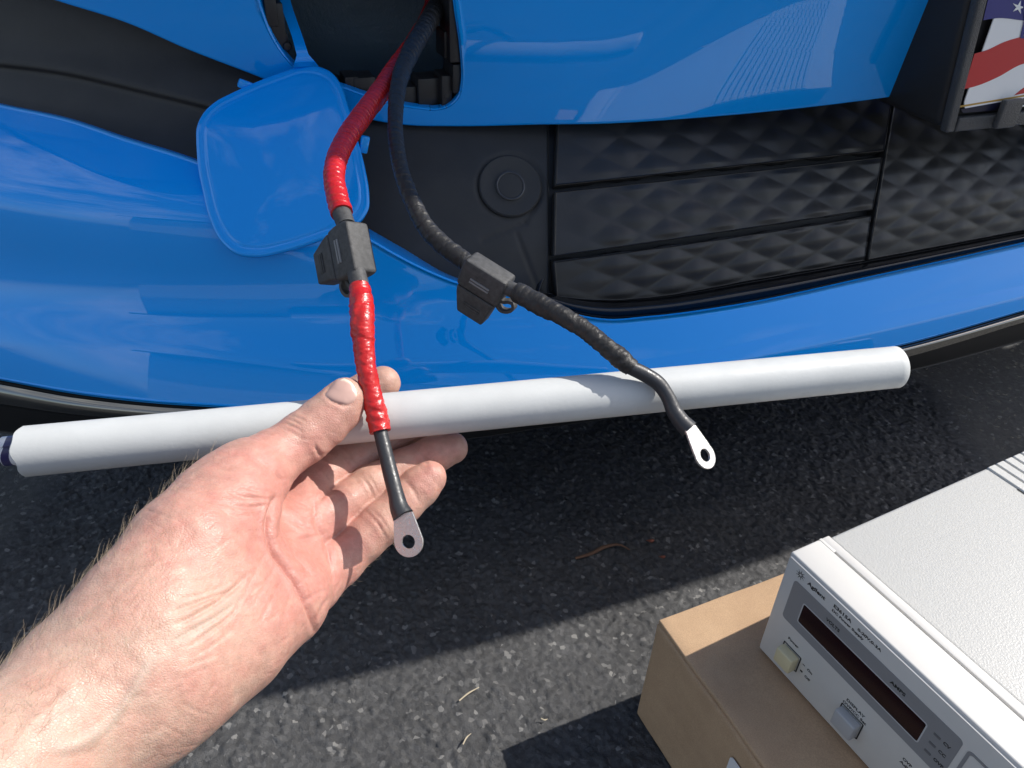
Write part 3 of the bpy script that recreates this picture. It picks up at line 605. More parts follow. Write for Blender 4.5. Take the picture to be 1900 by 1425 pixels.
def text(body, x, z, h, wid=None, y=.29, bold=0., mat=psu_ink):
    cu = bpy.data.curves.new('t', 'FONT'); cu.body = body; cu.size = h/.7*mm; cu.extrude = .00004; cu.offset = bold*mm; cu.resolution_u = 3
    ob = bpy.data.objects.new('t', cu); col.objects.link(ob); dg = bpy.context.evaluated_depsgraph_get(); me = bpy.data.meshes.new_from_object(ob.evaluated_get(dg)); bpy.data.objects.remove(ob)
    xs = [v.co.x for v in me.vertices]; wd = max(xs)-min(xs); k = wid*mm/wd if wid else 1; mn = min(xs)
    for v in me.vertices: v.co = Vector((x*mm+(v.co.x-mn)*k, y*mm-v.co.z, PH+z*mm+v.co.y))
    o = bpy.data.objects.new('lettering', me); col.objects.link(o); o.parent = psu; me.materials.append(mat); return o
text('Agilent', 17.4, -9.0, 2.6, 13.4, y=.55, bold=.12)
text('E3615A', 36.8, -7.6, 2.2, 12.6, y=.55, bold=.1); text('0-20V,0-3A', 53.8, -7.9, 1.8, 15.8, y=.55, bold=.09); text('DC Power Supply', 36.8, -11.0, 1.6, 22.2, y=.55, bold=.09)
text('VOLTS', 35.6, -20.0, 2.2, 9.8, bold=.09); text('AMPS', 80.0, -20.0, 2.2, 9.6, bold=.09)
text('Power', 18.2, -57.6, 1.9, 8.4, y=.55, bold=.08); text('On', 36.4, -65.6, 1.8, 3.9, y=.55, bold=.08); text('Off', 36.4, -72.0, 1.8, 4.2, y=.55, bold=.08)
text('DISPLAY', 64.2, -57.9, 1.9, 12.8, y=.55, bold=.08); text('OVP/CC Set', 62.6, -61.4, 1.8, 16.6, y=.55, bold=.08)
for z_, nm, wd in ((-25.0, 'CV', 3.9), (-32.2, 'CC', 4.0), (-39.4, 'OVP', 5.6)): text(nm, 114.4, z_, 2.0, wd, bold=.09)
text('OVP', 102.6, -58.0, 1.9, 5.6, y=.55, bold=.08); text('Adjust', 102.0, -61.4, 1.9, 9.2, y=.55, bold=.08)
panel_poly('lettering', [(32.6, -64.8), (34.4, -64.8), (34.4, -64.2), (32.6, -64.2)], .58, .06, psu_ink); panel_poly('lettering', [(32.6, -71.2), (34.4, -71.2), (34.4, -69.9), (32.6, -69.9)], .58, .06, psu_ink)
bm = bmesh.new()                                      # starburst mark
for k in range(9):
    a = R(40*k+10)
    for r_, ln, wd in ((1.3, .0, .42), (2.1, .0, .34), (3.0, .0, .26)):
        c, s = math.cos(a), math.sin(a); q = [(-wd, -wd*.8), (wd, -wd*.8), (wd, wd*.8), (-wd, wd*.8)]
        bm.faces.new([bm.verts.new(Vector(((11.8+(r_+dx)*c-dy*s)*mm, .54*mm, PH+(-7.4+(r_+dx)*s+dy*c)*mm))) for dx, dy in q])
from_bm('starburst_mark', bm, psu_ink, psu, smooth=False)

# ------------------------------------------------------------------ pipe and the rolled sheet inside it
def pd(u): return 1/(3.08-.000345*(u-60))
TA = atd(42, 838, pd(42)); TB = atd(1664, 681, pd(1664)); TR = .01065
tax = (TB-TA)/np.linalg.norm(TB-TA); t1 = np.cross(tax, fw); t1 /= np.linalg.norm(t1); t2 = np.cross(tax, t1)
def pipe(name, a, b, ro_, ri_, mat, parent=None, seg=64, wav=0.):
    ax = (b-a); Ln = np.linalg.norm(ax); ax = ax/Ln; an = np.linspace(0, 2*np.pi, seg, endpoint=False); d = np.outer(np.cos(an), t1)+np.outer(np.sin(an), t2)
    prof = [(0, ri_), (0, ro_-.0006), (.0005, ro_)]+[(x, ro_) for x in np.linspace(.004, Ln-.004, 60)]+[(Ln-.0006, ro_), (Ln, ro_-.0006), (Ln, ri_), (0.001, ri_)]
    V = []
    for k, (s, r_) in enumerate(prof):
        e = a+ax*s+d*r_
        if s < .002 and wav: e = e+ax*(wav*(np.sin(an*3+.7)+.6*np.sin(an*7)))[:, None]
        V.append(e)
    G = np.stack(V); return build(name, G.reshape(-1, 3), grid_faces(len(prof), seg, 0, True), mat, parent, angle=50)
tube = pipe('plastic_pipe', TA, TB, TR, .0088, white_pvc, None, 64, .0007); tag(tube, 'long white plastic pipe held across by the hand', 'pipe')
sheet_m = M('navy_white_print', (.02, .015, .10), .3)
nz = noise_node(sheet_m, 1.0); w_ = N(sheet_m, 'ShaderNodeTexWave'); w_.inputs['Scale'].default_value = 55; w_.inputs['Distortion'].default_value = 3.5; w_.inputs['Detail'].default_value = 1; L(sheet_m, coords(sheet_m), w_.inputs['Vector'])
L(sheet_m, ramp(sheet_m, w_.outputs['Fac'], [(.48, (.022, .018, .10)), (.56, (.78, .77, .8))]), bsdf(sheet_m).inputs['Base Color'])
an = np.linspace(0, 2*np.pi*2.2, 90); rs = np.interp(an, [0, an[-1]], [.0046, .0066]); V = []
for s in (-.0068, .03, .10): V.append(TA+tax*s+t1*.0006+(np.outer(np.cos(an), t1)+np.outer(np.sin(an), t2))*rs[:, None])
G = np.stack(V); ro2 = build('rolled_sheet', G.reshape(-1, 3), grid_faces(3, 90), sheet_m); tag(ro2, 'rolled navy and white printed sheet poking out of the pipe', 'rolled sheet')
sm = ro2.modifiers.new('thick', 'SOLIDIFY'); sm.thickness = .0003

# ------------------------------------------------------------------ cables
def fr_noise(x, seed): 
    return np.interp(x, np.arange(0, 400), np.random.default_rng(seed).uniform(-1, 1, 400))
def cable(name, pts, mat, parent, seg=28, step=.0006, ridge=0., pitch=.005, wrinkle=0., seed=1, lumps=0., cap=True, saw=False):
    """tube through (u, v, depth, width px) points with helical wraps and creases"""
    P3 = np.array([np.r_[atd(u, v, d), wp*d/F/2] for u, v, d, wp in pts])
    ln = np.sum(np.linalg.norm(np.diff(P3[:, :3], axis=0), axis=1)); n = max(8, int(ln/step)); S = crom(P3, n); C = S[:, :3]; rad = S[:, 3]
    T = np.gradient(C, axis=0); T /= np.linalg.norm(T, axis=1, keepdims=True)
    nrm = np.cross(T[0], fw); nrm /= np.linalg.norm(nrm); fr_ = []
    for k in range(n):
        nrm = nrm-T[k]*(nrm@T[k]); nrm /= np.linalg.norm(nrm); fr_.append((nrm, np.cross(T[k], nrm)))
    N1 = np.array([f[0] for f in fr_]); N2 = np.array([f[1] for f in fr_]); th = np.linspace(0, 2*np.pi, seg, endpoint=False)
    s = np.linspace(0, ln, n)[:, None]; ph = s/pitch+th[None]/(2*np.pi)+.35*fr_noise(s/pitch*.7+3, seed)
    fq = np.mod(ph, 1); prof = np.where(fq > .86, .5-(fq-.86)/.14, (fq/.86)**(.8 if saw else .45)-.5)
    r = rad[:, None]*(1+ridge*prof)
    if wrinkle:
        q = np.zeros(r.shape)
        for k, (f1, a1) in enumerate(((1.0, 1.), (2.3, .7), (5.1, .4))):
            q += a1*1.3*(.45-np.abs(fr_noise((s/.0042*f1+1.6*np.sin(th[None]+k*2+s*70)+th[None]*.35*f1*(1 if k % 2 else -1)+60) % 380, seed+10+k)))
        r = r*(1+wrinkle*q)
    if lumps: r = r*(1+lumps*fr_noise((s/.011+20+.4*np.sin(th[None])) % 380, seed+31))
    G = C[:, None]+r[..., None]*(N1[:, None]*np.cos(th)[None, :, None]+N2[:, None]*np.sin(th)[None, :, None])
    Fs = list(grid_faces(n, seg, 0, True))
    if cap: Fs += [tuple(range(seg)), tuple(range((n-1)*seg, n*seg))]
    return build(name, G.reshape(-1, 3), Fs, mat, parent, angle=75)
def basis(a_px, p, phi, length_tilt=0.):
    """axes of a fuse holder: along the lead (a), towards the cap (b), outwards (c)"""
    a = CR*a_px[0]-CU*a_px[1]+fw*length_tilt; a /= np.linalg.norm(a); b0 = np.cross(a, -fw); b0 /= np.linalg.norm(b0)
    c0 = np.cross(b0, a); c0 = c0 if c0@fw < 0 else -c0
    return a, b0, c0
def fuse(parent, u, v, d, a_px, cap_px, phi, flip):
    cen_ = atd(u, v, d); a, b0, c0 = basis(a_px, cen_, phi, -.12)
    bp = CR*cap_px[0]-CU*cap_px[1]; b0 = b0 if b0@bp > 0 else -b0
    b = b0*math.cos(phi)-c0*math.sin(phi); c = c0*math.cos(phi)+b0*math.sin(phi)
    def prism(name, sect, mat, par, bev):            # sect: list of (b, a_lo, a_hi, c_half)
        bm = bmesh.new(); R_ = []
        for (bb, a0, a1, ch) in sect:
            R_.append([bm.verts.new(Vector(cen_+b*bb*mm+a*aa*mm+c*cc_*mm)) for aa, cc_ in ((a0, -ch), (a1, -ch), (a1, ch), (a0, ch))])
        for p, q in zip(R_[:-1], R_[1:]):
            for k in range(4): bm.faces.new((p[k], p[(k+1) % 4], q[(k+1) % 4], q[k]))
        bm.faces.new(R_[0]); bm.faces.new(R_[-1][::-1]); bmesh.ops.recalc_face_normals(bm, faces=bm.faces)
        bmesh.ops.bevel(bm, geom=bm.edges[:], offset=bev*mm, segments=3, affect='EDGES', profile=.55)
        return from_bm(name, bm, mat, par, local=False, angle=60)
    body = prism('fuse_holder', [(-6.5, -11.6, 11.6, 6.2), (-4.5, -12.2, 12.2, 6.6), (3.0, -12.2, 12.2, 6.6), (8.6, -11.6, 11.6, 6.0)], rubber, parent, 1.5)
    prism('cap', [(8.95, -11.2, 11.0, 5.7), (13, -10.4, 9.6, 5.4), (23.5, -6.4, 8.4, 4.6)], rubber, body, 1.1)
    for k in (0, 1): prism('ridge', [(.9+k*1.5, -5.5, 5.5, 7.3), (1.8+k*1.5, -5.5, 5.5, 7.3)], M('worn_grey_rubber', (.22, .22, .22), .5), body, .15)
    for k in range(3): prism('grip_line', [(15.6+k*1.5, -4.5, 5.0, 5.75-.33*k), (16.1+k*1.5, -4.5, 5.0, 5.75-.33*k)], rubber, body, .1)
    # retaining loop between cap and body
    q = [(a*10.5+b*9.5), (a*13.5+b*11), (a*17+b*9.8), (a*19.0+b*6.6), (a*17.6+b*4.0), (a*15.2+b*4.6), (a*13.4+b*6.0), (a*11.2+b*6.4)]
    pts = crom(np.array([cen_+k_*mm for k_ in q]), 40); T = np.gradient(pts, axis=0); T /= np.linalg.norm(T, axis=1, keepdims=True); n1 = np.cross(T, c); V = []
    for s1_, s2_ in ((-.75, -2.2), (.75, -2.2), (.75, 2.2), (-.75, 2.2)): V.append(pts+n1*s1_*mm+c*s2_*mm)
    Gq = np.stack(V, 1); build('loop_strap', Gq.reshape(-1, 3), list(grid_faces(40, 4, 0, True))+[(0, 1, 2, 3), (156, 157, 158, 159)], rubber, body, angle=30)
    return cen_, a, b, c
def lug(parent, neck, neck_w, ring, rpx, hole_px, d, tilt, th=.0011):
    """flat ring terminal: neck that flares from the crimp, round eye with a hole"""
    nk = atd(*neck, d); rg = atd(*ring, d-.001); ax = rg-nk; Ln = np.linalg.norm(ax); ax /= Ln; wv_ = np.cross(ax, fw); wv_ /= np.linalg.norm(wv_); nv_ = np.cross(ax, wv_)
    wv_ = wv_*math.cos(tilt)+nv_*math.sin(tilt); nv_ = np.cross(ax, wv_); nv_ = nv_ if nv_@fw < 0 else -nv_
    k = d/F; Rr = rpx*k; hr = hole_px*k; nw = neck_w*k/2; n = 72; out = []
    for j in range(n):
        t = 2*np.pi*j/n; c, s = math.cos(t), math.sin(t)         # c along -ax (towards neck)
        r = Rr
        if c > 0:
            lim = nw+(Rr-nw)*np.clip(1-(c*Ln/Ln)*.9, 0, 1)
            best_r = Rr
            for rr_ in np.linspace(Rr, Ln*1.6, 120):
                al = rr_*c; wd = abs(rr_*s); w_al = np.interp(al, [0, Rr*.55, Ln], [Rr, Rr*.93, nw])
                if al <= Ln and wd <= w_al: best_r = rr_
            r = best_r
        out.append((r*c, r*s))
    V = []
    for yy in (th/2, -th/2):
        V.append(np.array([rg-ax*a_+wv_*b_+nv_*yy for a_, b_ in out]))
    for yy in (-th/2, th/2):
        V.append(np.array([rg-ax*hr*math.cos(2*np.pi*j/n)+wv_*hr*math.sin(2*np.pi*j/n)+nv_*yy for j in range(n)]))
    G = np.stack([V[0]*.985+rg*.015, V[0]-nv_*th*.2, V[1]+nv_*th*.2, V[1]*.985+rg*.015, V[2], V[3]]); Fs = list(grid_faces(6, n, 0, True))+[tuple(int(x) for x in f) for f in np.stack([5*n+np.arange(n), 5*n+(np.arange(n)+1) % n, (np.arange(n)+1) % n, np.arange(n)], -1)]
    ob = build('ring_terminal', G.reshape(-1, 3), Fs, lug_m, parent, angle=35)
    return ob
sleeve_m = rubber
rc_ = empty('red_battery_cable', atd(700, 770, .325)); tag(rc_, 'red taped cable with grey fuse holder crossing the pipe beside the thumb', 'cable')
cable('tape_wrap', [(818, -60, .60, 30), (800, 20, .575, 31), (770, 78, .545, 33), (737, 125, .51, 36), (700, 178, .468, 37), (668, 220, .440, 38), (640, 262, .412, 38), (624, 300, .392, 38), (620, 335, .379, 39), (626, 366, .371, 40), (634, 396, .365, 41)], red_t, rc_, ridge=.065, pitch=.0042, wrinkle=.04, seed=3, saw=True, step=.0004, seg=40)
cable('sleeve', [(631, 388, .3665, 35), (637, 404, .3635, 35), (643, 420, .3605, 35)], rubber, rc_, step=.001)
fuse(rc_, 655, 466, .352, (.21, .98), (-.97, .25), R(40), 1)
cable('sleeve', [(661, 505, .347, 35), (666, 524, .345, 35), (669, 540, .343, 35)], rubber, rc_, step=.001)
cable('tape_wrap', [(667, 533, .344, 40), (671, 560, .340, 44), (672, 600, .335, 44), (675, 645, .3335, 38), (681, 690, .332, 36), (690, 735, .3315, 38), (699, 770, .331, 40), (706, 801, .3295, 40)], red_t, rc_, ridge=.045, pitch=.0048, wrinkle=.085, seed=9, lumps=.03, step=.0004, seg=40)
cable('wire', [(704, 794, .3297, 26), (714, 835, .327, 27), (725, 880, .324, 29), (735, 918, .321, 30), (742, 945, .319, 36), (748, 957, .318, 40)], heat, rc_, seed=4, lumps=.02, step=.001)
lug(rc_, (748, 952), 38, (758.5, 1005), 28.5, 13, .317, R(14))
bc_ = empty('black_battery_cable', atd(1170, 680, .345)); tag(bc_, 'black taped cable with fuse holder lying over the right of the pipe', 'cable')
cable('tape_wrap', [(835, -60, .595, 34), (816, 2, .56, 34), (790, 48, .530, 34), (760, 100, .500, 33), (741, 150, .474, 30), (734, 205, .452, 28), (735, 262, .432, 28), (746, 322, .418, 29), (768, 380, .408, 31), (797, 430, .400, 34), (832, 463, .395, 35), (866, 487, .391, 35)], blk_t, bc_, ridge=.06, pitch=.0056, wrinkle=.05, seed=17, saw=True, step=.0004, seg=40)
cable('sleeve', [(858, 482, .392, 32), (872, 490, .390, 32), (884, 497, .389, 32)], rubber, bc_, step=.001)
fuse(bc_, 903, 515, .384, (.84, .54), (-.5, .86), R(38), -1)
cable('sleeve', [(940, 533, .380, 29), (955, 540, .378, 29), (966, 546, .376, 29)], rubber, bc_, step=.001)
cable('tape_wrap', [(958, 542, .377, 36), (985, 556, .373, 38), (1015, 572, .369, 38), (1050, 590, .364, 35), (1085, 612, .362, 34), (1120, 640, .3585, 34), (1150, 664, .3568, 36), (1172, 684, .3565, 33)], blk_t, bc_, ridge=.05, pitch=.0050, wrinkle=.085, seed=23, lumps=.03, step=.0004, seg=40)
cable('wire', [(1166, 680, .3565, 27), (1195, 694, .3572, 28), (1222, 712, .3575, 28), (1240, 738, .357, 27), (1252, 765, .356, 29), (1266, 784, .355, 31), (1279, 797, .354, 34)], heat, bc_, seed=6, lumps=.05, step=.001)
lug(bc_, (1279, 792), 30, (1307, 845), 26, 12.5, .353, R(-38))

# ------------------------------------------------------------------ hand: implicit surface of tapered limbs, meshed as one skin
def C3(u, v, d): return np.array([(u-950)/F*d, (712.5-v)/F*d, -d])
def chain(pts, flat=1.):
    out = []
    for p, q in zip(pts[:-1], pts[1:]): out.append((C3(*p[:3]), C3(*q[:3]), p[3]*p[2]/F, q[3]*q[2]/F, flat))
    return out
body_prims = [(chain([(-330, 1720, .185, 205), (-60, 1490, .212, 172), (115, 1350, .236, 152), (230, 1262, .252, 150)], .86), .010),
              (chain([(215, 1275, .250, 150), (330, 1175, .272, 146), (420, 1085, .292, 112)], .62), .020),
              (chain([(285, 1110, .262, 112), (345, 1028, .276, 112), (415, 945, .295, 98), (455, 893, .305, 72)], .85), .014),
              (chain([(330, 1235, .262, 112), (430, 1180, .280, 106), (520, 1112, .305, 88), (565, 1080, .322, 66)], .80), .014),
              (chain([(430, 1080, .305, 90), (520, 1000, .325, 74), (560, 960, .335, 58)], .8), .012),
              (chain([(440, 905, .303, 74), (505, 852, .316, 53), (540, 829, .3215, 47), (566, 811, .3245, 48), (600, 783, .328, 46), (628, 757, .3305, 43), (641, 739, .331, 38)], .86), .007)]
finger_prims = [chain([(455, 925, .325, 50), (520, 838, .352, 42), (588, 778, .368, 37), (655, 739, .376, 35), (686, 723, .378, 35), (711, 711, .378, 32)], .95),
                chain([(530, 955, .332, 46), (598, 888, .350, 41), (655, 849, .362, 38), (725, 808, .372, 36), (790, 778, .378, 32)], .95),
                chain([(560, 998, .330, 47), (605, 962, .338, 41), (650, 928, .346, 38), (684, 905, .352, 39), (750, 868, .361, 35), (805, 843, .366, 34), (838, 831, .368, 30)], .95),
                chain([(580, 1075, .325, 52), (630, 1043, .333, 43), (675, 1000, .339, 40), (706, 972, .342, 40), (750, 930, .348, 37), (780, 902, .351, 36), (797, 886, .352, 31)], .95)]
def sd_chain(P, ch):
    best_ = None
    for a, b, ra, rb, fl in ch:
        Q = P-a; ab = (b-a).copy(); Q = Q.copy()
        Q[:, 2] /= fl; ab[2] /= fl
        t = np.clip((Q@ab)/(ab@ab), 0, 1); d = np.linalg.norm(Q-t[:, None]*ab, axis=1)-(ra+(rb-ra)*t)
        best_ = d if best_ is None else smin(best_, d, .0025)
    return best_
def smin(a, b, k):
    h = np.maximum(k-np.abs(a-b), 0)/k; return np.minimum(a, b)-h*h*k*.25
def field(P):
    d = None
    for ch, k in body_prims:
        q = sd_chain(P, ch); d = q if d is None else smin(d, q, k)
    f = None
    for ch in finger_prims:
        q = sd_chain(P, ch); f = q if f is None else smin(f, q, .0012)
    return smin(d, f, .0055)
vox = .0007; bmin = np.array([-.185, -.145, -.395]); bmax = np.array([-.045, .020, -.165])
bmin = np.array([-.20, -.150, -.392]); bmax = np.array([-.020, .012, -.160])
blk = 10; nb_ = np.ceil((bmax-bmin)/(vox*blk)).astype(int); dims = nb_*blk+1
cx = [bmin[i]+vox*blk*(np.arange(nb_[i])+.5) for i in range(3)]
BC = np.stack(np.meshgrid(*cx, indexing='ij'), -1).reshape(-1, 3); bd = field(BC)
act = np.abs(bd) < vox*blk*1.15+.004
FD = np.where(bd < 0, -1., 1.).reshape(nb_); FD = np.repeat(np.repeat(np.repeat(FD, blk, 0), blk, 1), blk, 2)
FD = np.pad(FD, ((0, 1),)*3, mode='edge').astype(np.float32)
lo_ = np.stack(np.meshgrid(*[np.arange(blk+1)]*3, indexing='ij'), -1).reshape(-1, 3)
bi = np.stack(np.unravel_index(np.nonzero(act)[0], nb_), -1)*blk
for k in range(0, len(bi), 400):
    id_ = (bi[k:k+400, None]+lo_[None]).reshape(-1, 3); FD[id_[:, 0], id_[:, 1], id_[:, 2]] = field(bmin+id_*vox)
S_ = FD < 0
cell = np.zeros(tuple(dims-1), np.int8)
for dx in (0, 1):
    for dy in (0, 1):
        for dz in (0, 1): cell += S_[dx:dims[0]-1+dx, dy:dims[1]-1+dy, dz:dims[2]-1+dz]
mixed = (cell > 0) & (cell < 8); ci = np.argwhere(mixed); idmap = np.full(mixed.shape, -1, np.int64); idmap[mixed] = np.arange(len(ci))
acc = np.zeros((len(ci), 3)); cntv = np.zeros(len(ci)); corners = [(a, b, c) for a in (0, 1) for b in (0, 1) for c in (0, 1)]
for p in corners:
    for ax_i in range(3):
        if p[ax_i]: continue
        q = list(p); q[ax_i] = 1
        f0 = FD[tuple((ci+p).T)]; f1 = FD[tuple((ci+q).T)]; cr = (f0 < 0) != (f1 < 0); t = np.where(cr, f0/(f0-f1+1e-12), 0)
        pos = np.tile(np.array(p, float), (len(ci), 1)); pos[:, ax_i] += t; acc[cr] += pos[cr]; cntv[cr] += 1
HV = bmin+(ci+acc/cntv[:, None])*vox
HF = []
for ax_i in range(3):
    b_, c_ = (ax_i+1) % 3, (ax_i+2) % 3
    s0 = [slice(None)]*3; s1_ = [slice(None)]*3; s0[ax_i] = slice(0, -1); s1_[ax_i] = slice(1, None)
    e0, e1 = S_[tuple(s0)], S_[tuple(s1_)]; E_ = np.argwhere(e0 != e1); E_ = E_[(E_[:, b_] > 0) & (E_[:, c_] > 0) & (E_[:, b_] < dims[b_]-1) & (E_[:, c_] < dims[c_]-1)]
    inside0 = e0[tuple(E_.T)]; quad = []
    for db, dc in ((-1, -1), (0, -1), (0, 0), (-1, 0)):
        q = E_.copy(); q[:, b_] += db; q[:, c_] += dc; quad.append(idmap[tuple(q.T)])
    quad = np.stack(quad, -1); quad[~inside0] = quad[~inside0][:, ::-1]; HF.append(quad[(quad >= 0).all(1)])
HF = np.concatenate(HF)
def grad(P, e=.0004):
    return np.stack([(field(P+np.eye(3)[i]*e)-field(P-np.eye(3)[i]*e))/(2*e) for i in range(3)], -1)
g_ = grad(HV); HV = HV-g_*(field(HV)/(np.sum(g_*g_, 1)+1e-9))[:, None]
HN = grad(HV, .0007); HN /= np.linalg.norm(HN, axis=1, keepdims=True)+1e-9
# skin relief: folds, creases and veins laid where they run on the skin
HU = np.stack([950+F*HV[:, 0]/-HV[:, 2], 712.5-F*HV[:, 1]/-HV[:, 2]], -1)
facing = np.clip((HN*(-HV/np.linalg.norm(HV, axis=1, keepdims=True))).sum(1)*3, 0, 1)
scale_px = -HV[:, 2]/F
def pl_dist(pts, n=60):
    c = crom(pts, n) if len(pts) > 2 else np.linspace(pts[0], pts[1], 20); lo2 = c.min(0)-30; hi2 = c.max(0)+30; sel = np.nonzero((HU > lo2).all(1) & (HU < hi2).all(1))[0]
    d = np.full(len(sel), 99.); tpar = np.zeros(len(sel))
    for k in range(len(c)-1):
        q = seg_d(HU[sel], c[k], c[k+1]); nbm = q < d; d = np.where(nbm, q, d); tpar = np.where(nbm, k/(len(c)-2+1e-9), tpar)
    return sel, d, tpar
disp = np.zeros(len(HV))
creases = [  # (points, width px, depth mm)
 ([(508, 926), (500, 955), (497, 992), (507, 1025), (530, 1055), (550, 1085), (570, 1130), (583, 1170)], 4.6, 2.1),
 ([(512, 918), (506, 940), (500, 965), (497, 990)], 5.0, 1.4),
 ([(604, 733), (614, 743), (630, 750), (646, 752), (657, 746)], 3.0, .55), ([(602, 734), (609, 722), (621, 707)], 2.6, .4),
 ([(585, 932), (584, 950), (590, 975), (604, 1000), (613, 1034), (619, 1070), (624, 1104)], 4.5, 1.1),
 ([(592, 930), (600, 920), (615, 912)], 3, .6), ([(607, 1006), (620, 996), (640, 980)], 3, .5),
 ([(505, 928), (480, 925), (450, 922), (425, 912)], 3.2, .7), ([(507, 934), (480, 940), (450, 941), (420, 934)], 3, .5), ([(500, 915), (470, 908), (440, 902)], 2.8, .35), ([(470, 955), (440, 958), (415, 952)], 3, .25),
 ([(597, 849), (590, 838), (583, 826)], 3.2, .7), ([(524, 900), (520, 890), (512, 880)], 3.2, .5),
 ([(533, 778), (548, 783), (562, 792)], 2.6, .45), ([(528, 786), (545, 792), (560, 800)], 2.4, .4), ([(538, 772), (555, 777), (570, 785)], 2.4, .35), ([(520, 796), (540, 802), (556, 812)], 2.4, .25),
 ([(632, 838), (640, 850), (650, 866)], 3.0, .5), ([(640, 834), (648, 846), (657, 861)], 2.8, .35),
 ([(672, 884), (684, 900), (693, 921)], 3.0, .45), ([(680, 880), (692, 896), (702, 916)], 2.6, .3), ([(772, 832), (784, 848), (794, 866)], 3., .35),
 ([(680, 950), (700, 970), (716, 998)], 3.0, .45), ([(688, 944), (708, 964), (724, 990)], 2.6, .3), ([(752, 892), (766, 908), (778, 934)], 3., .35),
 ([(520, 985), (545, 1000), (575, 998), (600, 990)], 3.4, .55), ([(510, 1010), (535, 1022), (560, 1045), (590, 1080)], 3.2, .45), ([(535, 960), (560, 978), (580, 985)], 3., .35),
 ([(530, 1055), (560, 1060), (590, 1045)], 2.6, .25), ([(560, 1120), (580, 1105), (605, 1095)], 2.8, .3), ([(590, 1150), (596, 1130), (612, 1108)], 3., .5),
 ([(313, 1140), (360, 1120), (410, 1103), (445, 1088)], 3.4, .6), ([(325, 1160), (370, 1138), (420, 1105), (462, 1064)], 3.6, .85), ([(318, 1192), (365, 1165), (410, 1140), (445, 1112)], 3.2, .6), ([(350, 1200), (390, 1172), (430, 1140), (455, 1100)], 3.0, .55),
 ([(340, 1115), (390, 1098), (430, 1080)], 3., .25), ([(365, 1215), (405, 1190), (440, 1160)], 3., .3), ([(300, 1075), (350, 1080), (400, 1072)], 3., .18), ([(305, 1105), (350, 1108), (395, 1095)], 3., .2),
 ([(455, 1095), (475, 1060), (495, 1020)], 3.5, .35), ([(470, 1120), (492, 1085), (510, 1050)], 3.2, .3), ([(480, 1160), (500, 1120), (520, 1080)], 3., .3), ([(520, 1180), (528, 1140), (540, 1100)], 3., .2),
 ([(385, 1290), (398, 1272), (400, 1250)], 3.2, .3), ([(340, 1240), (375, 1225), (410, 1215)], 3., .25), ([(330, 1300), (360, 1318), (395, 1330)], 3., .2), ([(300, 1345), (330, 1360), (350, 1372)], 3., .15),
 ([(95, 1392), (140, 1383), (195, 1352)], 13, -.8), ([(195, 1352), (232, 1305), (258, 1262), (280, 1225)], 9, -.7), ([(20, 1400), (60, 1340), (120, 1290), (150, 1260)], 10, -.5),
 ([(110, 1402), (160, 1398), (205, 1374)], 12, .2), ([(255, 1180), (300, 1150), (340, 1135)], 9, -.4)]
for pts, wd, dep in creases:
    sel, d, tp_ = pl_dist(pts); k = np.sin(np.pi*np.clip(tp_, .02, .98))**.5
    disp[sel] -= dep*mm*k*(.62*np.exp(-(d/(wd*.52))**2)+.5*np.exp(-(d/(wd*1.7))**2)-.28*np.exp(-((d-wd*2.4)/(wd*1.1))**2)) if dep > 0 else dep*mm*k*np.exp(-(d/wd)**2)
rg_ = np.random.default_rng(5)
def vnoise(P, sc_, octv=3, seed=0.):
    out = np.zeros(len(P)); amp = 1.
    for o_ in range(octv):
        Q = P*sc_*2**o_; i = np.floor(Q); f = Q-i; f = f*f*(3-2*f); acc_ = 0
        for a in (0, 1):
            for b in (0, 1):
                for c in (0, 1):
                    h = np.mod(np.sin((i[:, 0]+a)*127.1+(i[:, 1]+b)*311.7+(i[:, 2]+c)*74.7+seed+o_*17)*43758.5453, 1)*2-1
                    acc_ = acc_+h*np.where(a, f[:, 0], 1-f[:, 0])*np.where(b, f[:, 1], 1-f[:, 1])*np.where(c, f[:, 2], 1-f[:, 2])
        out += amp*acc_; amp *= .55
    return out
for _ in range(340):                                  # fine random skin lines running across the wrist, thumb and palm
    u, v = rg_.uniform(60, 640), rg_.uniform(790, 1420); a = rg_.normal(-.55 if v > 980 else .25, .35); ln = rg_.uniform(14, 48)
    p0 = (u-ln*math.cos(a), v-ln*math.sin(a)); p1 = (u+rg_.normal(0, 3), v+rg_.normal(0, 3)); p2 = (u+ln*math.cos(a), v+ln*math.sin(a))
    sel, d, tp_ = pl_dist([p0, p1, p2], 14); disp[sel] -= rg_.uniform(.06, .22)*mm*np.sin(np.pi*np.clip(tp_, .02, .98))*np.exp(-(d/1.7)**2)
lowf = vnoise(HV, 70, 3); disp += lowf*.00035; disp += vnoise(HV, 420, 2, 3.)*.00006
HV = HV+HN*(disp*np.where(disp < 0, facing, 1))[:, None]
HW = CO+HV[:, 0:1]*CR+HV[:, 1:2]*CU-HV[:, 2:3]*fw*1.0
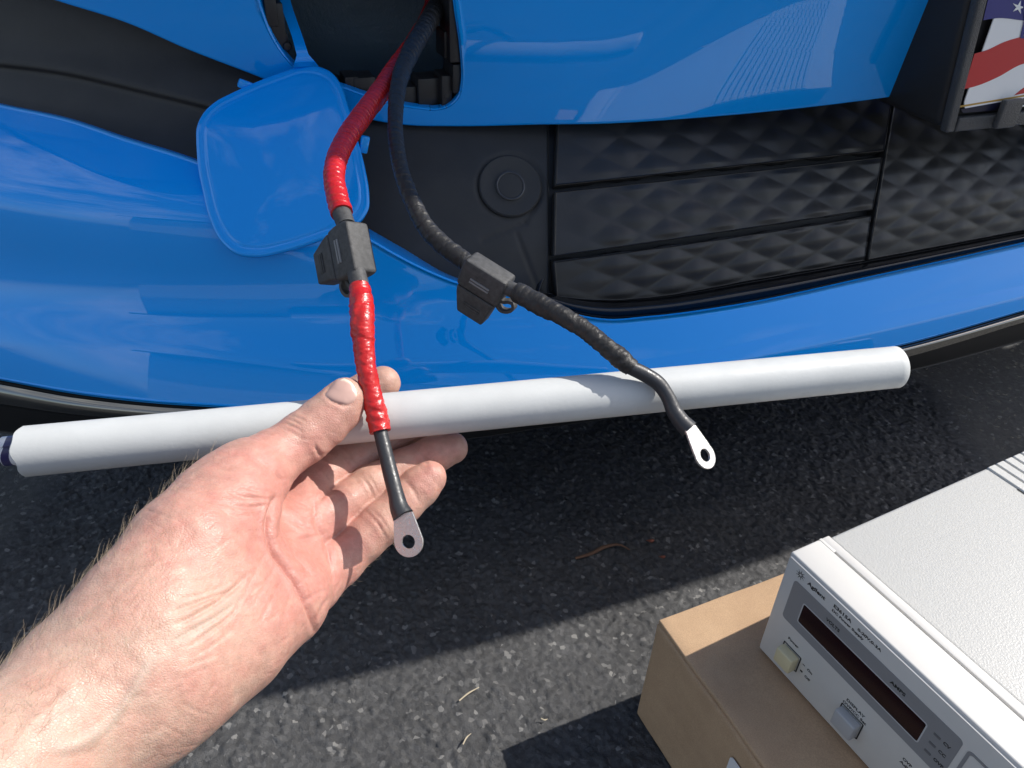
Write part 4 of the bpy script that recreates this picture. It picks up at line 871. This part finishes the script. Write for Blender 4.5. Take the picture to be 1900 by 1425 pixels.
# skin tones: redder palm, knuckles and fingertips; paler, yellower forearm; a bluish vein
tone = np.zeros(len(HV)); vein = np.zeros(len(HV))
for u, v, s, a in ((550, 1040, 95, .75), (560, 1160, 70, .45), (640, 960, 120, .55), (835, 835, 45, .5), (795, 888, 45, .55), (712, 711, 45, .45), (640, 770, 45, .42), (560, 800, 45, .35), (500, 870, 80, .40), (400, 900, 90, .55), (300, 1000, 60, .45), (470, 1000, 90, .15), (440, 1250, 90, .35), (230, 1080, 60, .35), (345, 1260, 50, .3), (180, 1160, 70, .1), (90, 1350, 130, .28), (330, 1330, 80, .2)):
    tone += a*np.exp(-((HU[:, 0]-u)**2+(HU[:, 1]-v)**2)/(2*s*s))
for pts in ([(95, 1392), (140, 1383), (195, 1352), (232, 1305), (258, 1262), (285, 1215)], [(120, 1400), (100, 1340), (130, 1290)], [(330, 1190), (380, 1160), (440, 1110)]):
    sel, d, tp_ = pl_dist(pts); vein[sel] = np.maximum(vein[sel], np.exp(-(d/11)**2)*.8)
blot = vnoise(HV, 190, 4, 9.); tone = np.clip(.82*tone+.20*blot, 0, 1)
hand = build('hand', HW, HF, None); tag(hand, 'bare hairy left forearm and hand gripping the white pipe palm up', 'hand')
if hand.data.polygons[0].normal.dot(Vector(hand.data.vertices[hand.data.polygons[0].vertices[0]].co)-Vector(HW.mean(0))) < 0: hand.data.flip_normals()
for nm, arr in (('tone', tone), ('vein', vein)):
    at = hand.data.attributes.new(nm, 'FLOAT', 'POINT'); at.data.foreach_set('value', arr.astype(np.float32))
skin = M('skin', (.6, .36, .28), .46, sss=.35, spec=.45); bs = bsdf(skin)
bs.inputs['Subsurface Radius'].default_value = (1.0, .35, .2); bs.inputs['Subsurface Scale'].default_value = .0016
def attr(m, nm): a = N(m, 'ShaderNodeAttribute'); a.attribute_name = nm; return a.outputs['Fac']
base = ramp(skin, attr(skin, 'tone'), [(0, (.525, .36, .28)), (.45, (.545, .32, .25)), (1, (.52, .24, .195))])
nz = noise_node(skin, 260, 6, .65); sp_ = ramp(skin, nz.outputs['Fac'], [(.32, (.86, .83, .82)), (.68, (1.06, 1.06, 1.06))])
mx = N(skin, 'ShaderNodeMix'); mx.data_type = 'RGBA'; mx.blend_type = 'MULTIPLY'; mx.inputs['Factor'].default_value = 1; L(skin, base, mx.inputs[6]); L(skin, sp_, mx.inputs[7])
mv = N(skin, 'ShaderNodeMix'); mv.data_type = 'RGBA'; mv.inputs[7].default_value = (.43, .38, .31, 1); vm = N(skin, 'ShaderNodeMath'); vm.operation = 'MULTIPLY'; vm.inputs[1].default_value = .55; L(skin, attr(skin, 'vein'), vm.inputs[0])
L(skin, vm.outputs[0], mv.inputs['Factor']); L(skin, mx.outputs[2], mv.inputs[6]); L(skin, mv.outputs[2], bs.inputs['Base Color'])
vo = N(skin, 'ShaderNodeTexVoronoi'); vo.feature = 'DISTANCE_TO_EDGE'; vo.inputs['Scale'].default_value = 850; L(skin, coords(skin, (1, 1.5, 1)), vo.inputs['Vector'])
b1_ = bump(skin, ramp(skin, vo.outputs['Distance'], [(0, (0,)*3), (.25, (1,)*3)]), .20, .0004)
vo2 = N(skin, 'ShaderNodeTexVoronoi'); vo2.feature = 'DISTANCE_TO_EDGE'; vo2.inputs['Scale'].default_value = 330; L(skin, coords(skin, (1, 1.8, .8)), vo2.inputs['Vector']); b1_ = bump(skin, ramp(skin, vo2.outputs['Distance'], [(0, (0,)*3), (.12, (1,)*3)]), .06, .0005, b1_); nzz = noise_node(skin, 420, 5, .6); bump(skin, nzz.outputs['Fac'], .14, .0008, b1_)
rough_vary(skin, .38, .55, 200)
hand.data.materials.append(skin)
# thumb nail
bvh = BVHTree.FromPolygons([tuple(v) for v in HW.tolist()], HF.tolist())
def cast(u, v):
    d = Vector(fw*F+CR*(u-950)+CU*(712.5-v)).normalized(); return bvh.ray_cast(Vector(CO), d)
nail = [(639, 702), (652, 709), (660, 722), (662, 736), (656, 745), (646, 750), (630, 748), (614, 742), (604, 733), (610, 722), (622, 708)]
ns = crom(nail+nail[:1], 49)[:-1]; nc = np.array([636., 727.]); rows_ = []
for t in (.12, .28, .45, .65, .82, .93, 1.0):
    ring = []
    for p in nc+(ns-nc)*t:
        h_ = cast(*p)
        q = p.copy(); k = 0
        while h_[0] is None and k < 20: q = nc+(q-nc)*.97; h_ = cast(*q); k += 1
        ring.append(np.array(h_[0])+np.array(h_[1])*(.00035 if t < .95 else .00003))
    rows_.append(ring)
Gn = np.array(rows_)
for _ in range(2):
    Gn[1:-1] = (Gn[:-2]+2*Gn[1:-1]+Gn[2:])/4
nail_m = M('nail', (.70, .47, .41), .30)
edge = np.zeros(Gn.shape[:2]); th_ = np.arctan2(*(ns-nc).T[::-1])
edge[5:] = np.clip(np.cos(th_-math.atan2(-14, 16))*2.4-.9, 0, 1); edge[4] = .35*edge[6]
no = build('thumb_nail', np.r_[Gn.reshape(-1, 3), Gn[0].mean(0)[None]], list(grid_faces(7, 48, 0, True))+[((i+1) % 48, i, 7*48) for i in range(48)], nail_m, hand); no['label'] = 'thumb nail with pale free edge'
at = no.data.attributes.new('edge', 'FLOAT', 'POINT'); at.data.foreach_set('value', np.r_[edge.reshape(-1), 0.].astype(np.float32))
L(nail_m, ramp(nail_m, attr(nail_m, 'edge'), [(.15, (.54, .345, .29)), (.6, (.74, .67, .53))]), bsdf(nail_m).inputs['Base Color'])
# arm hair: fine curved tapered strands rooted in the skin
axis = C3(420, 930, .29)-C3(60, 1400, .23); axis /= np.linalg.norm(axis)
axw = axis[0]*CR+axis[1]*CU-axis[2]*fw; HNw = HN[:, 0:1]*CR+HN[:, 1:2]*CU-HN[:, 2:3]*fw
side = np.abs((HN*(-HV/np.linalg.norm(HV, axis=1, keepdims=True))).sum(1)); leftness = HN[:, 0]*-.75+HN[:, 1]*.65
cand = np.nonzero((HU[:, 0] > -30) & (HU[:, 0] < 430) & (HU[:, 1] > 840) & (leftness > .45) & (side < .75) & (HU[:, 1] < 1300))[0]
wgt = np.exp(-(side[cand]/.45)**2)*np.clip((430-HU[cand, 0])/120, .1, 1); wgt /= wgt.sum()
roots = rg_.choice(cand, 230, replace=False, p=wgt)
c2 = np.nonzero((HU[:, 0] > -20) & (HU[:, 0] < 320) & (HU[:, 1] > 980) & (leftness > -.1) & (leftness < .6) & (side > .4))[0]
roots2 = rg_.choice(c2, 420, replace=False)
c3_ = np.nonzero((HU[:, 0] > 610) & (HU[:, 0] < 730) & (HU[:, 1] > 1000) & (HU[:, 1] < 1110) & (side < .35) & (HN[:, 0] > .3))[0]
roots3 = rg_.choice(c3_, min(40, len(c3_)), replace=False)
V = []; Fs = []; vo_ = 0
def strand(root, n, ln, lean, curl, rr_):
    global vo_
    d = n*(1-lean)+axw*lean+rg_.normal(0, .18, 3); d /= np.linalg.norm(d); sidev = np.cross(d, n); sidev /= np.linalg.norm(sidev)+1e-9
    k = 8; p = HW[root]-n*.0004; pts = [p]
    bend = rg_.normal(0, curl)
    for j in range(k):
        d = d+(axw*.16+sidev*bend*.35+rg_.normal(0, .05, 3)); d /= np.linalg.norm(d); pts.append(pts[-1]+d*ln/k)
    pts = np.array(pts); T = np.gradient(pts, axis=0); a = np.cross(T, fw); a /= np.linalg.norm(a, axis=1, keepdims=True)+1e-9; b = np.cross(T, a); b /= np.linalg.norm(b, axis=1, keepdims=True)+1e-9
    r_ = rr_*np.linspace(1, .25, k+1)[:, None]
    for t in range(3): V.append(pts+r_*(a*math.cos(t*2.094)+b*math.sin(t*2.094)))
    for t in range(3):
        o1 = vo_+t*(k+1); o2 = vo_+((t+1) % 3)*(k+1)
        for j in range(k): Fs.append((o1+j, o1+j+1, o2+j+1, o2+j))
    vo_ += 3*(k+1)
for r_ in roots: strand(r_, HNw[r_], rg_.uniform(.003, .011), .6, .9, .00005)
for r_ in roots2: strand(r_, HNw[r_], rg_.uniform(.004, .010), .78, .7, .00004)
for r_ in roots3: strand(r_, HNw[r_], rg_.uniform(.0015, .004), .3, .6, .00003)
hair_m = M('arm_hair', (.52, .41, .28), .4)
ho = build('arm_hair', np.concatenate(V), Fs, hair_m, hand); ho['kind'] = 'stuff'; ho['label'] = 'fine light brown arm hair'

# ------------------------------------------------------------------ small litter on the asphalt
def litter(name, pts, r_, mat, label, cat):
    P = crom(np.array([atz(u, v, .0022) for u, v in pts]), 14); T = np.gradient(P, axis=0); T /= np.linalg.norm(T, axis=1, keepdims=True); a = np.cross(T, [0, 0, 1.]); a /= np.linalg.norm(a, axis=1, keepdims=True); b = np.cross(T, a); V = []
    rr_ = r_*np.interp(np.linspace(0, 1, 14), [0, .5, 1], [.7, 1, .35])[:, None]
    for k in range(5): V.append(P+rr_*(a*math.cos(k*1.2566)*1.3+b*math.sin(k*1.2566)))
    G = np.stack(V, 1); o = build(name, G.reshape(-1, 3), list(grid_faces(14, 5, 0, True))+[tuple(range(5)), tuple(range(65, 70))], mat); tag(o, label, cat); return o
litter('straw', [(852, 1300), (868, 1287), (889, 1275)], .0006, straw_m, 'longer pale dry straw on the sunlit asphalt', 'straw')
litter('straw', [(859, 1381), (866, 1368), (874, 1361)], .0005, straw_m, 'short pale straw lying nearest the camera', 'straw')
litter('straw', [(1004, 1333), (1010, 1336), (1016, 1334)], .0005, straw_m, 'tiny straw piece at the edge of the box shadow', 'straw')
litter('twig', [(1068, 1036), (1095, 1028), (1125, 1014), (1150, 1011), (1168, 1020)], .0016, twig_m, 'thin reddish brown twig in the shaded asphalt', 'twig')
def leaf(u, v, r_, label):
    c = atz(u, v, .003); k = 9; V = [c+[0, 0, .0012]]+[c+np.array([math.cos(a)*r_*(1+.3*math.sin(3*a)), math.sin(a)*r_*.55, .0006*math.sin(2*a)]) for a in np.linspace(0, 2*np.pi, k, endpoint=False)]
    V += [p-np.array([0, 0, .0006]) for p in V]
    o = build('leaf_fragment', V, [(0, 1+i, 1+(i+1) % k) for i in range(k)]+[(k+1, k+2+(i+1) % k, k+2+i) for i in range(k)]+[(1+i, k+2+i, k+2+(i+1) % k, 1+(i+1) % k) for i in range(k)], leaf_m); tag(o, label, 'leaf')
leaf(1207, 1003, .0035, 'red brown leaf scrap right of the twig'); leaf(1229, 1033, .0028, 'small red leaf scrap near the cardboard box')

# ------------------------------------------------------------------ the house across the drive, seen mirrored in the paint
hs = empty('house', (0, -8.5, 0)); tag(hs, 'pale sided house mirrored in the blue paint', 'house')
sid = M('pale_siding', (.62, .62, .60), .6); trimw = M('white_trim', (.75, .75, .74), .5); roofm = M('grey_shingles', (.10, .10, .105), .9); glassm = M('window_glass', (.03, .04, .05), .05)
bmw = lbox('wall', -7, 6, -.35, 0, 0, 3.0, sid, hs, 0)
for k in range(15): lbox('siding_board', -7, 6, 0.002, .03, .02+k*.2, .205+k*.2, sid, hs, .008, 1)
for (x0, x1, z0, z1) in ((3.2, 4.6, 1.0, 2.5),):
    f_ = lbox('window', x0, x1, .028, .07, z0, z1, trimw, hs, .01, 1)
    lbox('pane', x0+.1, (x0+x1)/2-.03, .072, .08, z0+.1, z1-.1, glassm, f_, 0); lbox('pane', (x0+x1)/2+.03, x1-.1, .072, .08, z0+.1, z1-.1, glassm, f_, 0)
gd = lbox('garage_door', .6, 2.9, .028, .06, 0, 2.2, trimw, hs, .01, 1)
for k in range(4): lbox('door_panel', .7, 2.8, .062, .075, .08+k*.53, .52+k*.53, trimw, gd, .01, 1)
V = [(-7.4, .5, 3.0), (6.4, .5, 3.0), (6.4, -4, 4.6), (-7.4, -4, 4.6), (-7.4, .5, 2.85), (6.4, .5, 2.85), (6.4, -4, 4.45), (-7.4, -4, 4.45)]
build('roof', V, [(0, 1, 2, 3), (7, 6, 5, 4), (0, 4, 5, 1), (1, 5, 6, 2), (2, 6, 7, 3), (3, 7, 4, 0)], roofm, hs, smooth=False, local=True)
